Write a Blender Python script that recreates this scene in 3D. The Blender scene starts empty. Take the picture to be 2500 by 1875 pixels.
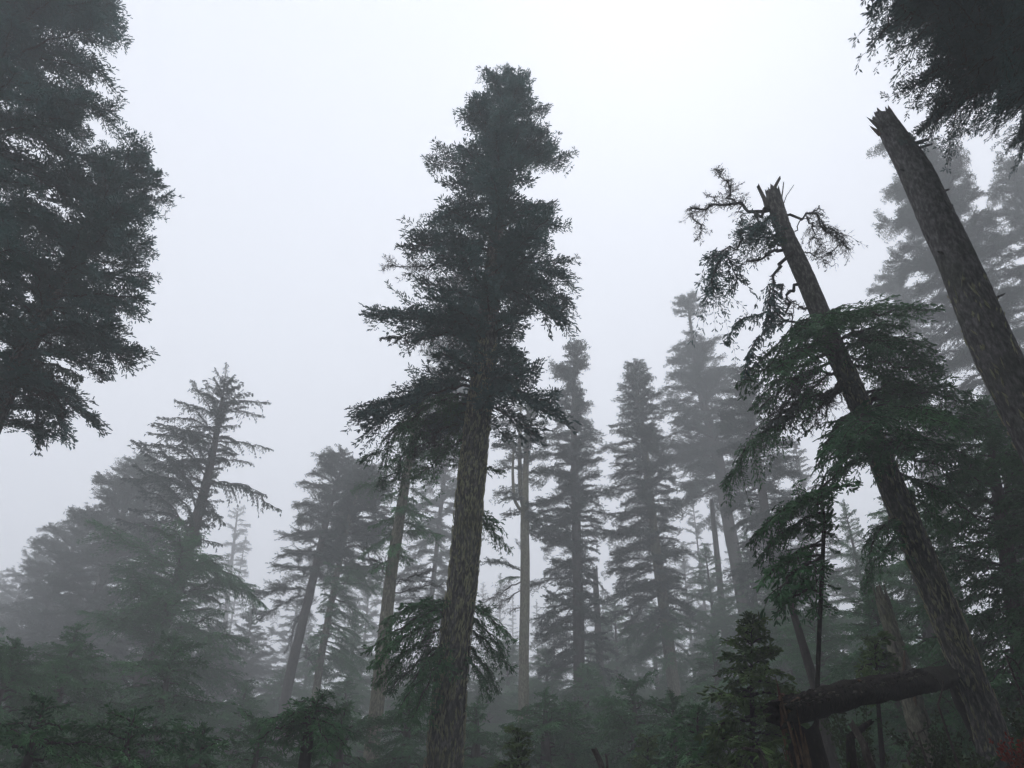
import bpy, math, random
import numpy as np
from mathutils import Vector, Matrix, noise as mnoise

sc = bpy.context.scene
COL = sc.collection
R = math.radians

# ------------------------------------------------------------------ camera
PITCH = R(36.0)
F = 1878.0                       # focal length in pixels of the 2500 x 1875 photograph
CAM = np.array([0.0, 0.0, 1.6])
cd = bpy.data.cameras.new('camera')
cd.sensor_width = 36.0
cd.lens = F / 2500.0 * 36.0
cd.clip_start = 0.05
cd.clip_end = 5000.0
cam = bpy.data.objects.new('camera', cd)
COL.objects.link(cam)
cam.location = CAM
cam.rotation_euler = (math.pi / 2 + PITCH, 0, 0)
sc.camera = cam

# ------------------------------------------------------------------ sky
SUN_EL, SUN_AZ = R(62), R(20)    # azimuth measured from +Y towards +X
w = bpy.data.worlds.new('World')
sc.world = w
w.use_nodes = True
nt = w.node_tree
for n in list(nt.nodes):
    nt.nodes.remove(n)
out = nt.nodes.new('ShaderNodeOutputWorld')
bg = nt.nodes.new('ShaderNodeBackground')
sky = nt.nodes.new('ShaderNodeTexSky')
sky.sky_type = 'NISHITA'
sky.sun_disc = False
sky.sun_elevation = SUN_EL
sky.sun_rotation = SUN_AZ
sky.dust_density = 4.0
hsv = nt.nodes.new('ShaderNodeHueSaturation')
hsv.inputs['Saturation'].default_value = 0.25
nt.links.new(sky.outputs[0], hsv.inputs['Color'])
# overcast dome: a cloud layer whose zenith is brighter than its horizon
tc = nt.nodes.new('ShaderNodeTexCoord')
sx = nt.nodes.new('ShaderNodeSeparateXYZ')
nt.links.new(tc.outputs['Generated'], sx.inputs[0])
mr = nt.nodes.new('ShaderNodeMapRange')
mr.inputs['From Min'].default_value = 0.0
mr.inputs['From Max'].default_value = 1.0
mr.inputs['To Min'].default_value = 9.6
mr.inputs['To Max'].default_value = 11.0
nt.links.new(sx.outputs['Z'], mr.inputs['Value'])
cl = nt.nodes.new('ShaderNodeMix')
cl.data_type = 'RGBA'
cl.blend_type = 'MULTIPLY'
cl.inputs[0].default_value = 1.0
nt.links.new(mr.outputs[0], cl.inputs[6])
cl.inputs[7].default_value = (0.865, 0.905, 1.0, 1)
mx = nt.nodes.new('ShaderNodeMix')
mx.data_type = 'RGBA'
mx.inputs[0].default_value = 0.96
nt.links.new(hsv.outputs[0], mx.inputs[6])
nt.links.new(cl.outputs[2], mx.inputs[7])
nt.links.new(mx.outputs[2], bg.inputs['Color'])
bg.inputs['Strength'].default_value = 0.132
nt.links.new(bg.outputs[0], out.inputs['Surface'])

sd = bpy.data.lights.new('sun', 'SUN')
sd.energy = 0.5
sd.angle = R(60)
sd.color = (1.0, 0.97, 0.93)
sun = bpy.data.objects.new('sun', sd)
COL.objects.link(sun)
sdir = Vector((math.sin(SUN_AZ) * math.cos(SUN_EL), math.cos(SUN_AZ) * math.cos(SUN_EL), math.sin(SUN_EL)))
sun.rotation_euler = sdir.to_track_quat('Z', 'Y').to_euler()

sc.view_settings.view_transform = 'Standard'
sc.view_settings.look = 'None'
sc.view_settings.gamma = 1.0
sc.view_settings.use_curve_mapping = False
sc.view_settings.exposure = 0.06
sc.render.engine = 'CYCLES'
cy = sc.cycles
cy.use_denoising = True
cy.max_bounces = 6
cy.diffuse_bounces = 2
cy.glossy_bounces = 1
cy.transmission_bounces = 2
cy.transparent_max_bounces = 4
cy.volume_bounces = 3
cy.use_adaptive_sampling = True
cy.adaptive_threshold = 0.02

FOG_DENSITY = 0.0072

# ------------------------------------------------------------------ geometry helpers
cP, sP = math.cos(PITCH), math.sin(PITCH)
FWD = np.array([0.0, cP, sP])
UPV = np.array([0.0, -sP, cP])


def at(px, py, D):
    """point on the upright plane y = D behind pixel (px, py) of the photograph"""
    d = FWD + np.array([(px - 1250.0) / F, 0, 0]) - (py - 937.5) / F * UPV
    return CAM + d * (D / d[1])


def mpp(p):
    return float(np.dot(np.asarray(p) - CAM, FWD)) / F


def ground(x, y):
    z = 0.06 * max(y, -10)
    if x > 0.5:
        z += 12 * (1 - math.exp(-(x - 0.5) * 0.40 / 12)) * min(1, max(0, y) / 7.0)
    elif x < 0:
        z += 0.05 * x
    f = min(1.0, math.hypot(x, y) / 8)
    z += f * (0.35 * mnoise.noise(Vector((x * .12, y * .12, 3.1))) + 0.12 * mnoise.noise(Vector((x * .6, y * .6, 7.7))))
    return z


def norm(v):
    v = np.asarray(v, float)
    return v / max(1e-9, np.linalg.norm(v))


class Geo:
    """collects polygons with a material index and builds one mesh"""
    def __init__(s):
        s.V, s.T, s.M, s.n = [], [], [], 0
        s.S = []

    def add(s, v, f, m=0, smooth=False):
        v = np.asarray(v, float).reshape(-1, 3)
        f = np.asarray(f, int)
        if f.shape[1] == 4:
            f = np.concatenate([f[:, [0, 1, 2]], f[:, [0, 2, 3]]])
        s.V.append(v)
        s.T.append(f + s.n)
        s.M.append(np.full(len(f), m))
        s.S.append(np.full(len(f), smooth))
        s.n += len(v)

    def mesh(s, name, mats):
        V = np.concatenate(s.V)
        T = np.concatenate(s.T)
        me = bpy.data.meshes.new(name)
        me.vertices.add(len(V))
        me.vertices.foreach_set('co', V.ravel())
        me.loops.add(T.size)
        me.loops.foreach_set('vertex_index', T.ravel().astype(np.int32))
        me.polygons.add(len(T))
        me.polygons.foreach_set('loop_start', np.arange(0, T.size, 3, dtype=np.int32))
        me.polygons.foreach_set('loop_total', np.full(len(T), 3, dtype=np.int32))
        for m in mats:
            me.materials.append(m)
        me.polygons.foreach_set('material_index', np.concatenate(s.M).astype(np.int32))
        me.polygons.foreach_set('use_smooth', np.concatenate(s.S))
        me.update(calc_edges=True)
        return me


def frames(P):
    P = np.asarray(P, float)
    T = np.gradient(P, axis=0)
    T /= np.linalg.norm(T, axis=1)[:, None] + 1e-9
    ref = np.array([0, 0, 1.0]) if abs(T[:, 2]).mean() < 0.8 else np.array([1.0, 0, 0])
    A = np.cross(T, ref)
    A /= np.linalg.norm(A, axis=1)[:, None] + 1e-9
    B = np.cross(T, A)
    return T, A, B


def tube(g, P, rad, n=6, m=0, smooth=True, cap=True, disp=None, jag=0.0, rng=None):
    P = np.asarray(P, float)
    rad = np.broadcast_to(np.asarray(rad, float), (len(P),))
    T, A, B = frames(P)
    th = np.linspace(0, 2 * math.pi, n, endpoint=False)
    off = np.cos(th)[None, :, None] * A[:, None, :] + np.sin(th)[None, :, None] * B[:, None, :]
    rr = np.repeat(rad[:, None], n, 1)
    if disp is not None:
        rr = rr * (1 + disp)
    V = P[:, None, :] + off * rr[:, :, None]
    if jag > 0:
        V[-1] += T[-1] * (rng.random(n)[:, None] ** 2) * jag
        V[-2] += T[-1] * ((rng.random(n)[:, None] - .5) * .3) * jag
    k = len(P)
    i = np.arange(k - 1)[:, None] * n
    j = np.arange(n)[None, :]
    j2 = (j + 1) % n
    Q = np.stack([i + j, i + j2, i + n + j2, i + n + j], -1).reshape(-1, 4)
    V = V.reshape(-1, 3)
    g.add(V, Q, m, smooth)
    if cap:
        top = V[-n:]
        c = P[-1] - T[-1] * jag * 0.6
        vv = np.vstack([top, c])
        f = np.array([[q, (q + 1) % n, n] for q in range(n)])
        g.add(vv, f, m, False)


def spindles(g, p, d, L, W, m=1, cheap=False):
    """leafy shoots: slim closed three-sided spindles"""
    p = np.asarray(p); d = np.asarray(d)
    d = d / (np.linalg.norm(d, axis=1)[:, None] + 1e-9)
    k = len(p)
    ref = np.tile(np.array([0.13, 0.21, 0.97]), (k, 1))
    a = np.cross(d, ref)
    a /= np.linalg.norm(a, axis=1)[:, None] + 1e-9
    b = np.cross(d, a)
    L = np.broadcast_to(L, (k,))[:, None]
    W = np.broadcast_to(W, (k,))[:, None]
    if cheap:
        mid = p + d * L * .6
        v = np.stack([p, mid + a * W * .5, mid - a * W * .5, mid - b * W * .45, p + d * L], 1)
        f = np.array([[0, 2, 1], [0, 1, 3], [0, 3, 2], [4, 1, 2], [4, 3, 1], [4, 2, 3]])[None] + np.arange(k)[:, None, None] * 5
        g.add(v.reshape(-1, 3), f.reshape(-1, 3), m, False)
        return
    c3 = [math.cos(q * 2.0944) for q in range(3)]
    s3 = [math.sin(q * 2.0944) for q in range(3)]
    m1 = p + d * L * .30
    m2 = p + d * L * .84
    v = np.stack([p] + [m1 + (a * c3[q] + b * s3[q]) * W * .5 for q in range(3)] + [m2 + (a * c3[q] + b * s3[q]) * W * .42 for q in range(3)] + [p + d * L], 1)
    base = np.arange(k)[:, None, None] * 8
    f = np.array([[0, 2, 1], [0, 3, 2], [0, 1, 3], [1, 2, 5], [1, 5, 4], [2, 3, 6], [2, 6, 5], [3, 1, 4], [3, 4, 6], [7, 4, 5], [7, 5, 6], [7, 6, 4]])[None] + base
    g.add(v.reshape(-1, 3), f.reshape(-1, 3), m, False)


def resample(P, n):
    P = np.asarray(P, float)
    s = np.concatenate([[0], np.cumsum(np.linalg.norm(np.diff(P, axis=0), axis=1))])
    u = np.linspace(0, s[-1], n)
    return np.stack([np.interp(u, s, P[:, i]) for i in range(3)], 1), s[-1]


def spray(rng, P, r0, style):
    """one bough: a wooden limb along P, side branchlets and leafy shoots. style is a dict."""
    g = Geo()
    st = style
    P, L = resample(P, 14)
    P[1:-1] += rng.normal(0, st.get('kink', .012) * L, (12, 3))
    tt = np.linspace(0, 1, 14)
    tube(g, P, r0 * (1 - tt) ** .8 + .006, 5, 0)
    T, A, B = frames(P)
    fp, fd, fl = [], [], []
    ns = max(6, int(L / st['sec']))
    clump = rng.random(5) * 6.28
    for k in range(ns):
        t = st['t0'] + (1 - st['t0']) * (k + rng.random()) / ns
        x = t * 13
        i = min(12, int(x))
        p0 = P[i] + (P[i + 1] - P[i]) * (x - i)
        Tt = T[i]
        S = norm(np.cross(Tt, [0, 0, 1]))
        N = np.cross(S, Tt)
        side = 1 if (k % 2) else -1
        shape = math.sin(math.pi * min(1, (.16 + .84 * t)) ** .85) ** .75 if t < .999 else .2
        if st.get('round'):
            shape = (.30 + .85 * t) * (1 - t ** 7) ** .5 if t < .999 else .3
        shape = max(shape, .22)
        ls = st['slen'] * L ** st.get('lpow', .8) * shape * rng.uniform(.5, 1.2)
        ls *= .75 + .45 * math.sin(t * 17 + clump[0] + side)
        if ls < .05:
            continue
        phi = R(rng.uniform(*st['ang']))
        lift = rng.normal(st.get('lift', .05), st.get('vert', .25))
        d0 = norm(math.cos(phi) * Tt + math.sin(phi) * side * S + lift * N)
        nn = max(3, int(ls / st['ter']) + 1)
        s = np.linspace(0, ls, nn)
        Q = p0 + d0 * s[:, None] + Tt * (.18 * s ** 2 / ls)[:, None]
        Q[:, 2] -= st['droop'] * s ** 2 / max(ls, .3) + 0
        Q[1:] += rng.normal(0, .012, (nn - 1, 3))
        tube(g, Q, np.linspace(.0035 + r0 * .16, .003, nn), 3, 0, cap=False)
        Tq = np.gradient(Q, axis=0)
        Tq /= np.linalg.norm(Tq, axis=1)[:, None] + 1e-9
        for q in range(nn):
            for sd2 in (-1, 1):
                if rng.random() > st.get('keep', .92):
                    continue
                lt = st['tlen'] * (1 - .55 * q / nn) * rng.uniform(.5, 1.25) * min(1, .35 + ls)
                sv = norm(np.cross(Tq[q], [0, 0, 1]))
                ph = R(rng.uniform(30, 62))
                dt = norm(math.cos(ph) * Tq[q] + math.sin(ph) * sd2 * sv + np.array([0, 0, rng.normal(st.get('tz', 0), .22)]))
                if st.get('bare'):
                    e = Q[q] + dt * lt + np.array([0, 0, rng.normal(0, .03)])
                    mdl = (Q[q] + e) / 2 + rng.normal(0, .02, 3)
                    tube(g, [Q[q], mdl, e], [.006, .0045, .003], 3, 0, cap=False)
                    for z_ in range(3):
                        e2 = mdl + (e - mdl) * z_ * .45 + norm(dt + rng.normal(0, .55, 3)) * lt * .5
                        tube(g, [mdl + (e - mdl) * z_ * .45, e2], [.004, .0028], 3, 0, cap=False)
                    if rng.random() > st.get('tuft', 0):
                        continue
                nf = max(2, int(lt / st['fsp']))
                for z_ in range(nf):
                    u = (z_ + .6) / nf
                    pt = Q[q] + dt * lt * u
                    pt[2] -= st['droop'] * .5 * (lt * u) ** 2 / .2
                    if z_ == nf - 1:
                        dd = dt
                    else:
                        sw = sd2 if z_ % 2 else -sd2
                        sv2 = np.cross(dt, [0, 0, 1])
                        dd = dt * .72 + sv2 * sw * .62
                    fp.append(pt)
                    fd.append(dd + rng.normal(0, .16, 3) + np.array([0, 0, st.get('fz', .08)]))
                    fl.append(rng.uniform(.75, 1.25) * (1 if q < nn - 1 else 1.1))
        if not st.get('bare'):
            fp.append(Q[-1]); fd.append(Tq[-1]); fl.append(1.1)
    if fp:
        fl = np.array(fl) * st['fl']
        spindles(g, np.array(fp), np.array(fd), fl, st['fw'] * (.7 + .3 * fl / st['fl']), 1, st.get('cheap', False))
    return g


STY = {
    'fir': dict(sec=.058, t0=.12, slen=.36, ang=(42, 68), droop=.10, ter=.11, tlen=.27, fsp=.052, fl=.13, fw=.036, lift=.06, vert=.32, fz=.14, kink=.012, round=True),
    'hem': dict(sec=.062, t0=.14, slen=.36, ang=(38, 66), droop=.42, ter=.10, tlen=.24, fsp=.038, fl=.088, fw=.026, lift=.04, vert=.30, fz=-.12, tz=-.18, kink=.016),
    'sparse': dict(sec=.075, t0=.12, slen=.22, ang=(30, 60), droop=.75, ter=.12, tlen=.17, fsp=.06, fl=.12, fw=.034, lift=-.1, vert=.35, fz=-.35, tz=-.4, keep=.75, kink=.014),
    'dead': dict(sec=.06, t0=.2, slen=.32, ang=(25, 65), droop=.2, ter=.085, tlen=.24, fsp=.06, fl=.06, fw=.024, vert=.5, bare=True, tuft=.25, keep=.8, kink=.03),
}


# ------------------------------------------------------------------ materials
def material(name):
    m = bpy.data.materials.new(name)
    m.use_nodes = True
    t = m.node_tree
    b = t.nodes['Principled BSDF']
    return m, t, b


def foliage(name, dark, light, var=.35):
    m, t, b = material(name)
    oi = t.nodes.new('ShaderNodeObjectInfo')
    tcn = t.nodes.new('ShaderNodeTexCoord')
    nz = t.nodes.new('ShaderNodeTexNoise')
    nz.inputs['Scale'].default_value = 3.0
    nz.inputs['Detail'].default_value = 3
    t.links.new(tcn.outputs['Object'], nz.inputs['Vector'])
    ad = t.nodes.new('ShaderNodeMath'); ad.operation = 'MULTIPLY_ADD'
    t.links.new(oi.outputs['Random'], ad.inputs[0])
    ad.inputs[1].default_value = var
    t.links.new(nz.outputs['Fac'], ad.inputs[2])
    rp = t.nodes.new('ShaderNodeValToRGB')
    rp.color_ramp.elements[0].position = .35
    rp.color_ramp.elements[0].color = (*dark, 1)
    rp.color_ramp.elements[1].position = .95
    rp.color_ramp.elements[1].color = (*light, 1)
    t.links.new(ad.outputs[0], rp.inputs[0])
    t.links.new(rp.outputs[0], b.inputs['Base Color'])
    b.inputs['Roughness'].default_value = .6
    b.inputs['Specular IOR Level'].default_value = .25
    return m


def bark(name, dark, mid, pale, scale=1.0, moss=0.0, mosscol=(.035, .05, .018), palecut=.62):
    m, t, b = material(name)
    tcn = t.nodes.new('ShaderNodeTexCoord')
    mp = t.nodes.new('ShaderNodeMapping')
    mp.inputs['Scale'].default_value = (10 * scale, 10 * scale, 3.6 * scale)
    t.links.new(tcn.outputs['Object'], mp.inputs['Vector'])
    n1 = t.nodes.new('ShaderNodeTexNoise')
    n1.inputs['Scale'].default_value = 1.6
    n1.inputs['Detail'].default_value = 9
    n1.inputs['Roughness'].default_value = .68
    t.links.new(mp.outputs[0], n1.inputs['Vector'])
    vo = t.nodes.new('ShaderNodeTexVoronoi')
    vo.inputs['Scale'].default_value = 1.5
    vo.inputs['Randomness'].default_value = 1
    t.links.new(mp.outputs[0], vo.inputs['Vector'])
    r1 = t.nodes.new('ShaderNodeValToRGB')
    e = r1.color_ramp.elements
    e[0].position = .34; e[0].color = (*dark, 1)
    e[1].position = palecut + .12; e[1].color = (*pale, 1)
    k = r1.color_ramp.elements.new(palecut - .06); k.color = (*mid, 1)
    t.links.new(n1.outputs['Fac'], r1.inputs[0])
    # plate to plate colour drift
    n2 = t.nodes.new('ShaderNodeTexNoise')
    n2.inputs['Scale'].default_value = .9
    n2.inputs['Detail'].default_value = 5
    t.links.new(tcn.outputs['Object'], n2.inputs['Vector'])
    mm = t.nodes.new('ShaderNodeMix'); mm.data_type = 'RGBA'
    r2 = t.nodes.new('ShaderNodeMapRange')
    r2.inputs['From Min'].default_value = .52
    r2.inputs['From Max'].default_value = .72
    r2.inputs['To Max'].default_value = moss
    t.links.new(n2.outputs['Fac'], r2.inputs['Value'])
    t.links.new(r2.outputs[0], mm.inputs[0])
    t.links.new(r1.outputs[0], mm.inputs[6])
    mm.inputs[7].default_value = (*mosscol, 1)
    t.links.new(mm.outputs[2], b.inputs['Base Color'])
    b.inputs['Roughness'].default_value = .9
    b.inputs['Specular IOR Level'].default_value = .15
    sm = t.nodes.new('ShaderNodeMath'); sm.operation = 'MULTIPLY_ADD'
    t.links.new(vo.outputs['Distance'], sm.inputs[0])
    sm.inputs[1].default_value = -.6
    t.links.new(n1.outputs['Fac'], sm.inputs[2])
    bp = t.nodes.new('ShaderNodeBump')
    bp.inputs['Strength'].default_value = .9
    bp.inputs['Distance'].default_value = .03
    t.links.new(sm.outputs[0], bp.inputs['Height'])
    t.links.new(bp.outputs[0], b.inputs['Normal'])
    return m


M = {
    'fir': foliage('fir_needles', (.020, .075, .075), (.058, .155, .135)),
    'hem': foliage('hemlock_needles', (.012, .080, .028), (.055, .21, .055)),
    'young': foliage('young_fir_needles', (.03, .075, .018), (.13, .24, .05)),
    'grey': foliage('dull_needles', (.024, .046, .038), (.055, .085, .06)),
    'limb': bark('limb_bark', (.018, .015, .013), (.05, .043, .036), (.10, .09, .075), 2.0),
    'bark': bark('fir_bark', (.009, .008, .008), (.074, .069, .066), (.31, .295, .255), 1.0, .45, (.085, .09, .04), .56),
    'lichen_bark': bark('lichen_bark', (.035, .03, .024), (.12, .11, .08), (.27, .27, .18), 1.0, .6, (.09, .10, .045), .54),
    'snag_bark': bark('snag_bark', (.013, .012, .012), (.080, .074, .074), (.25, .24, .23), 1.0, .75, (.035, .045, .022), .55),
    'far_bark': bark('far_bark', (.03, .026, .024), (.075, .065, .058), (.13, .12, .105), .7),
    'flake': bark('bark_flake', (.16, .15, .09), (.36, .35, .21), (.60, .58, .40), 2.0, .4, (.10, .11, .05)),
    'wood': bark('splintered_wood', (.05, .028, .016), (.17, .095, .055), (.38, .25, .16), 1.4, .6, (.03, .032, .014)),
    'grey_wood': bark('weathered_wood', (.04, .034, .028), (.12, .105, .09), (.30, .27, .23), 1.4),
    'log_bark': bark('rotting_bark', (.008, .006, .005), (.026, .02, .016), (.11, .085, .065), 1.4, .5, (.02, .03, .01)),
    'red': foliage('red_leaves', (.22, .022, .010), (.42, .07, .02)),
    'fern': foliage('ground_leaves', (.02, .045, .012), (.07, .13, .03)),
}


def tag(o, label, cat=None, group=None, kind=None):
    if label: o['label'] = label
    if cat: o['category'] = cat
    if group: o['group'] = group
    if kind: o['kind'] = kind
    return o


def link(name, me, parent=None, loc=(0, 0, 0), mat=None):
    o = bpy.data.objects.new(name, me)
    COL.objects.link(o)
    if parent is not None:
        o.parent = parent
    if mat is not None:
        o.matrix_local = mat
    else:
        o.location = loc
    return o


# ------------------------------------------------------------------ ground
def build_ground():
    xs = np.unique(np.concatenate([np.linspace(-200, -24, 24), np.linspace(-24, 24, 97), np.linspace(24, 200, 24)]))
    ys = np.unique(np.concatenate([np.linspace(-120, -10, 14), np.linspace(-10, 34, 89), np.linspace(34, 215, 40)]))
    V = np.array([[x, y, ground(x, y)] for y in ys for x in xs])
    nx = len(xs)
    i, j = np.meshgrid(np.arange(len(ys) - 1), np.arange(nx - 1), indexing='ij')
    a = (i * nx + j).ravel()
    Q = np.stack([a, a + 1, a + nx + 1, a + nx], 1)
    g = Geo(); g.add(V, Q, 0, True)
    m, t, b = material('forest_floor')
    tcn = t.nodes.new('ShaderNodeTexCoord')
    n1 = t.nodes.new('ShaderNodeTexNoise'); n1.inputs['Scale'].default_value = 2.2; n1.inputs['Detail'].default_value = 9
    t.links.new(tcn.outputs['Object'], n1.inputs['Vector'])
    r1 = t.nodes.new('ShaderNodeValToRGB')
    r1.color_ramp.elements[0].position = .36; r1.color_ramp.elements[0].color = (.012, .009, .006, 1)
    r1.color_ramp.elements[1].position = .7; r1.color_ramp.elements[1].color = (.045, .04, .02, 1)
    k = r1.color_ramp.elements.new(.52); k.color = (.026, .02, .012, 1)
    t.links.new(n1.outputs['Fac'], r1.inputs[0]); t.links.new(r1.outputs[0], b.inputs['Base Color'])
    b.inputs['Roughness'].default_value = .95
    bp = t.nodes.new('ShaderNodeBump'); bp.inputs['Distance'].default_value = .08
    t.links.new(n1.outputs['Fac'], bp.inputs['Height']); t.links.new(bp.outputs[0], b.inputs['Normal'])
    o = link('ground', g.mesh('ground', [m]))
    o['kind'] = 'structure'


build_ground()

# ------------------------------------------------------------------ shared bough meshes
BOUGH = {}


def bough_set(kind, style, needles, lengths, variants, sag, wood='limb', override=None):
    st = dict(STY[style])
    if override: st.update(override)
    L_ = []
    for li, L in enumerate(lengths):
        for v in range(variants):
            rng = np.random.default_rng(1000 + sum(map(ord, kind)) * 13 + li * 17 + v)
            t = np.linspace(0, 1, 9)
            sg = sag * rng.uniform(.6, 1.3)
            P = np.stack([t * L, .05 * L * np.sin(t * 3 + rng.random() * 6) * t, L * (.10 * np.sin(t * 2.2) - sg * t ** 2 + sg * .35 * t ** 4)], 1)
            g = spray(rng, P, .010 + .0105 * L, st)
            L_.append((L, g.mesh('bough_' + kind, [M[wood], M[needles]])))
    BOUGH[kind] = L_


bough_set('fir', 'fir', 'fir', (.55, 1.0, 1.8, 2.8, 4.2), 3, .16)
bough_set('firnear', 'fir', 'fir', (2.4, 3.6, 5.2), 2, .14, override=dict(fl=.068, fw=.022, sec=.052, ter=.07, tlen=.18, fsp=.016, slen=.32, cheap=True, vert=.38))
bough_set('firgrey', 'fir', 'grey', (.55, 1.0, 1.8, 2.8, 4.2), 2, .18)
bough_set('hem', 'hem', 'hem', (.6, 1.1, 2.0, 3.2, 4.6), 3, .30)
bough_set('young', 'hem', 'young', (.35, .7, 1.3, 2.1), 3, .22, override=dict(fl=.085, fw=.03, sec=.045, ter=.075, tlen=.17, fsp=.036))
bough_set('sparse', 'sparse', 'grey', (.8, 1.6, 2.8, 4.2), 3, .22)
bough_set('dead', 'dead', 'grey', (.8, 1.6, 3.0), 3, .20)


def place_bough(crown, kind, rng, base, p, az, tilt, L):
    """one bough object from the shared set, at world point p"""
    c = BOUGH[kind]
    best = min(abs(math.log(L / l)) for l, _ in c)
    pool = [(l, m) for l, m in c if abs(math.log(L / l)) < best + .02]
    l, me = pool[int(rng.integers(len(pool)))]
    s = L / l
    mat = (Matrix.Translation(Vector(p - base)) @ Matrix.Rotation(az, 4, 'Z') @ Matrix.Rotation(-tilt, 4, 'Y')
           @ Matrix.Rotation(rng.normal(0, .22), 4, 'X') @ Matrix.Diagonal((s, s * (1 if rng.random() < .5 else -1), s, 1)))
    return link('bough', me, crown, mat=mat)


def smooth_axis(pts, step):
    """Catmull-Rom through the (point, radius) list from base to top"""
    P = np.array([list(p) + [r] for p, r in pts])
    P = np.vstack([2 * P[0] - P[1], P, 2 * P[-1] - P[-2]])
    outp = []
    for i in range(1, len(P) - 2):
        n = max(1, int(np.linalg.norm(P[i + 1, :3] - P[i, :3]) / step))
        for k in range(n):
            t = k / n
            a, b, c, d = P[i - 1:i + 3]
            outp.append(.5 * (2 * b + (c - a) * t + (2 * a - 5 * b + 4 * c - d) * t * t + (3 * b - a - 3 * c + d) * t ** 3))
    outp.append(P[-2])
    o = np.array(outp)
    return o[:, :3], np.maximum(o[:, 3], .004)


def trunk_mesh(g, C, rad, base, n, rough, seed, m=0, jag=0, flare=True):
    k = len(C)
    T, A, B = frames(C)
    th = np.linspace(0, 2 * math.pi, n, endpoint=False)
    disp = np.zeros((k, n))
    for i in range(k):
        z = C[i][2]
        r = max(rad[i], .05)
        for j in range(n):
            x, y = math.cos(th[j]) * r, math.sin(th[j]) * r
            v = mnoise.noise(Vector((x * 3 + seed, y * 3, z * .7))) * .07
            if rough > .5:
                a = mnoise.noise(Vector((x * 16 + seed, y * 16, z * 4.5)))
                b_ = mnoise.noise(Vector((x * 34, y * 34 + seed, z * 9)))
                v += (.028 * (1 - abs(a) * 2.4) + .022 * b_) * rough * .35 / r
            disp[i, j] = v
    rr = np.array(rad, float)
    if flare:
        h = C[:, 2] - C[0][2]
        rr = rr * (1 + .35 * np.exp(-h / .7))
    tube(g, C - base, rr, n, m, True, True, disp, jag, np.random.default_rng(int(seed * 10) + 3))


def bark_flakes(C, rad, base, count, seed, zmin, zmax, parent):
    rng = np.random.default_rng(seed)
    zs = C[:, 2]
    V, Fc = [], []
    n = 0
    for _ in range(count):
        z = rng.uniform(zmin, zmax)
        i = int(np.clip(np.searchsorted(zs, z), 1, len(C) - 1))
        c, r = C[i], rad[i]
        a = rng.uniform(0, 2 * math.pi)
        ax = norm(C[i] - C[i - 1])
        e1 = np.array([math.cos(a), math.sin(a), 0.0])
        e2 = np.array([-math.sin(a), math.cos(a), 0.0])
        l = rng.uniform(.08, .30) * (1 if rng.random() < .75 else 1.5)
        wd = rng.uniform(.012, .034)
        tl = rng.normal(0, .18)
        ax2 = norm(ax + e2 * tl)
        p = c + e1 * r * 1.075
        lift = rng.uniform(.006, .03)
        q = [p - ax2 * l * .5 - e1 * .02, p - e2 * wd - e1 * .012, p + e1 * lift * .6, p + e2 * wd - e1 * .012, p + ax2 * l * .5 + e1 * lift * .3]
        V += [x - base for x in q]
        Fc += [[n, n + 2, n + 1], [n, n + 3, n + 2], [n + 4, n + 1, n + 2], [n + 4, n + 2, n + 3], [n, n + 1, n + 3], [n + 4, n + 3, n + 1]]
        n += 5
    g = Geo(); g.add(np.array(V), np.array(Fc), 0)
    o = link('bark_flakes', g.mesh('bark_flakes', [M['flake']]), parent)
    o['kind'] = 'stuff'


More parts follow.
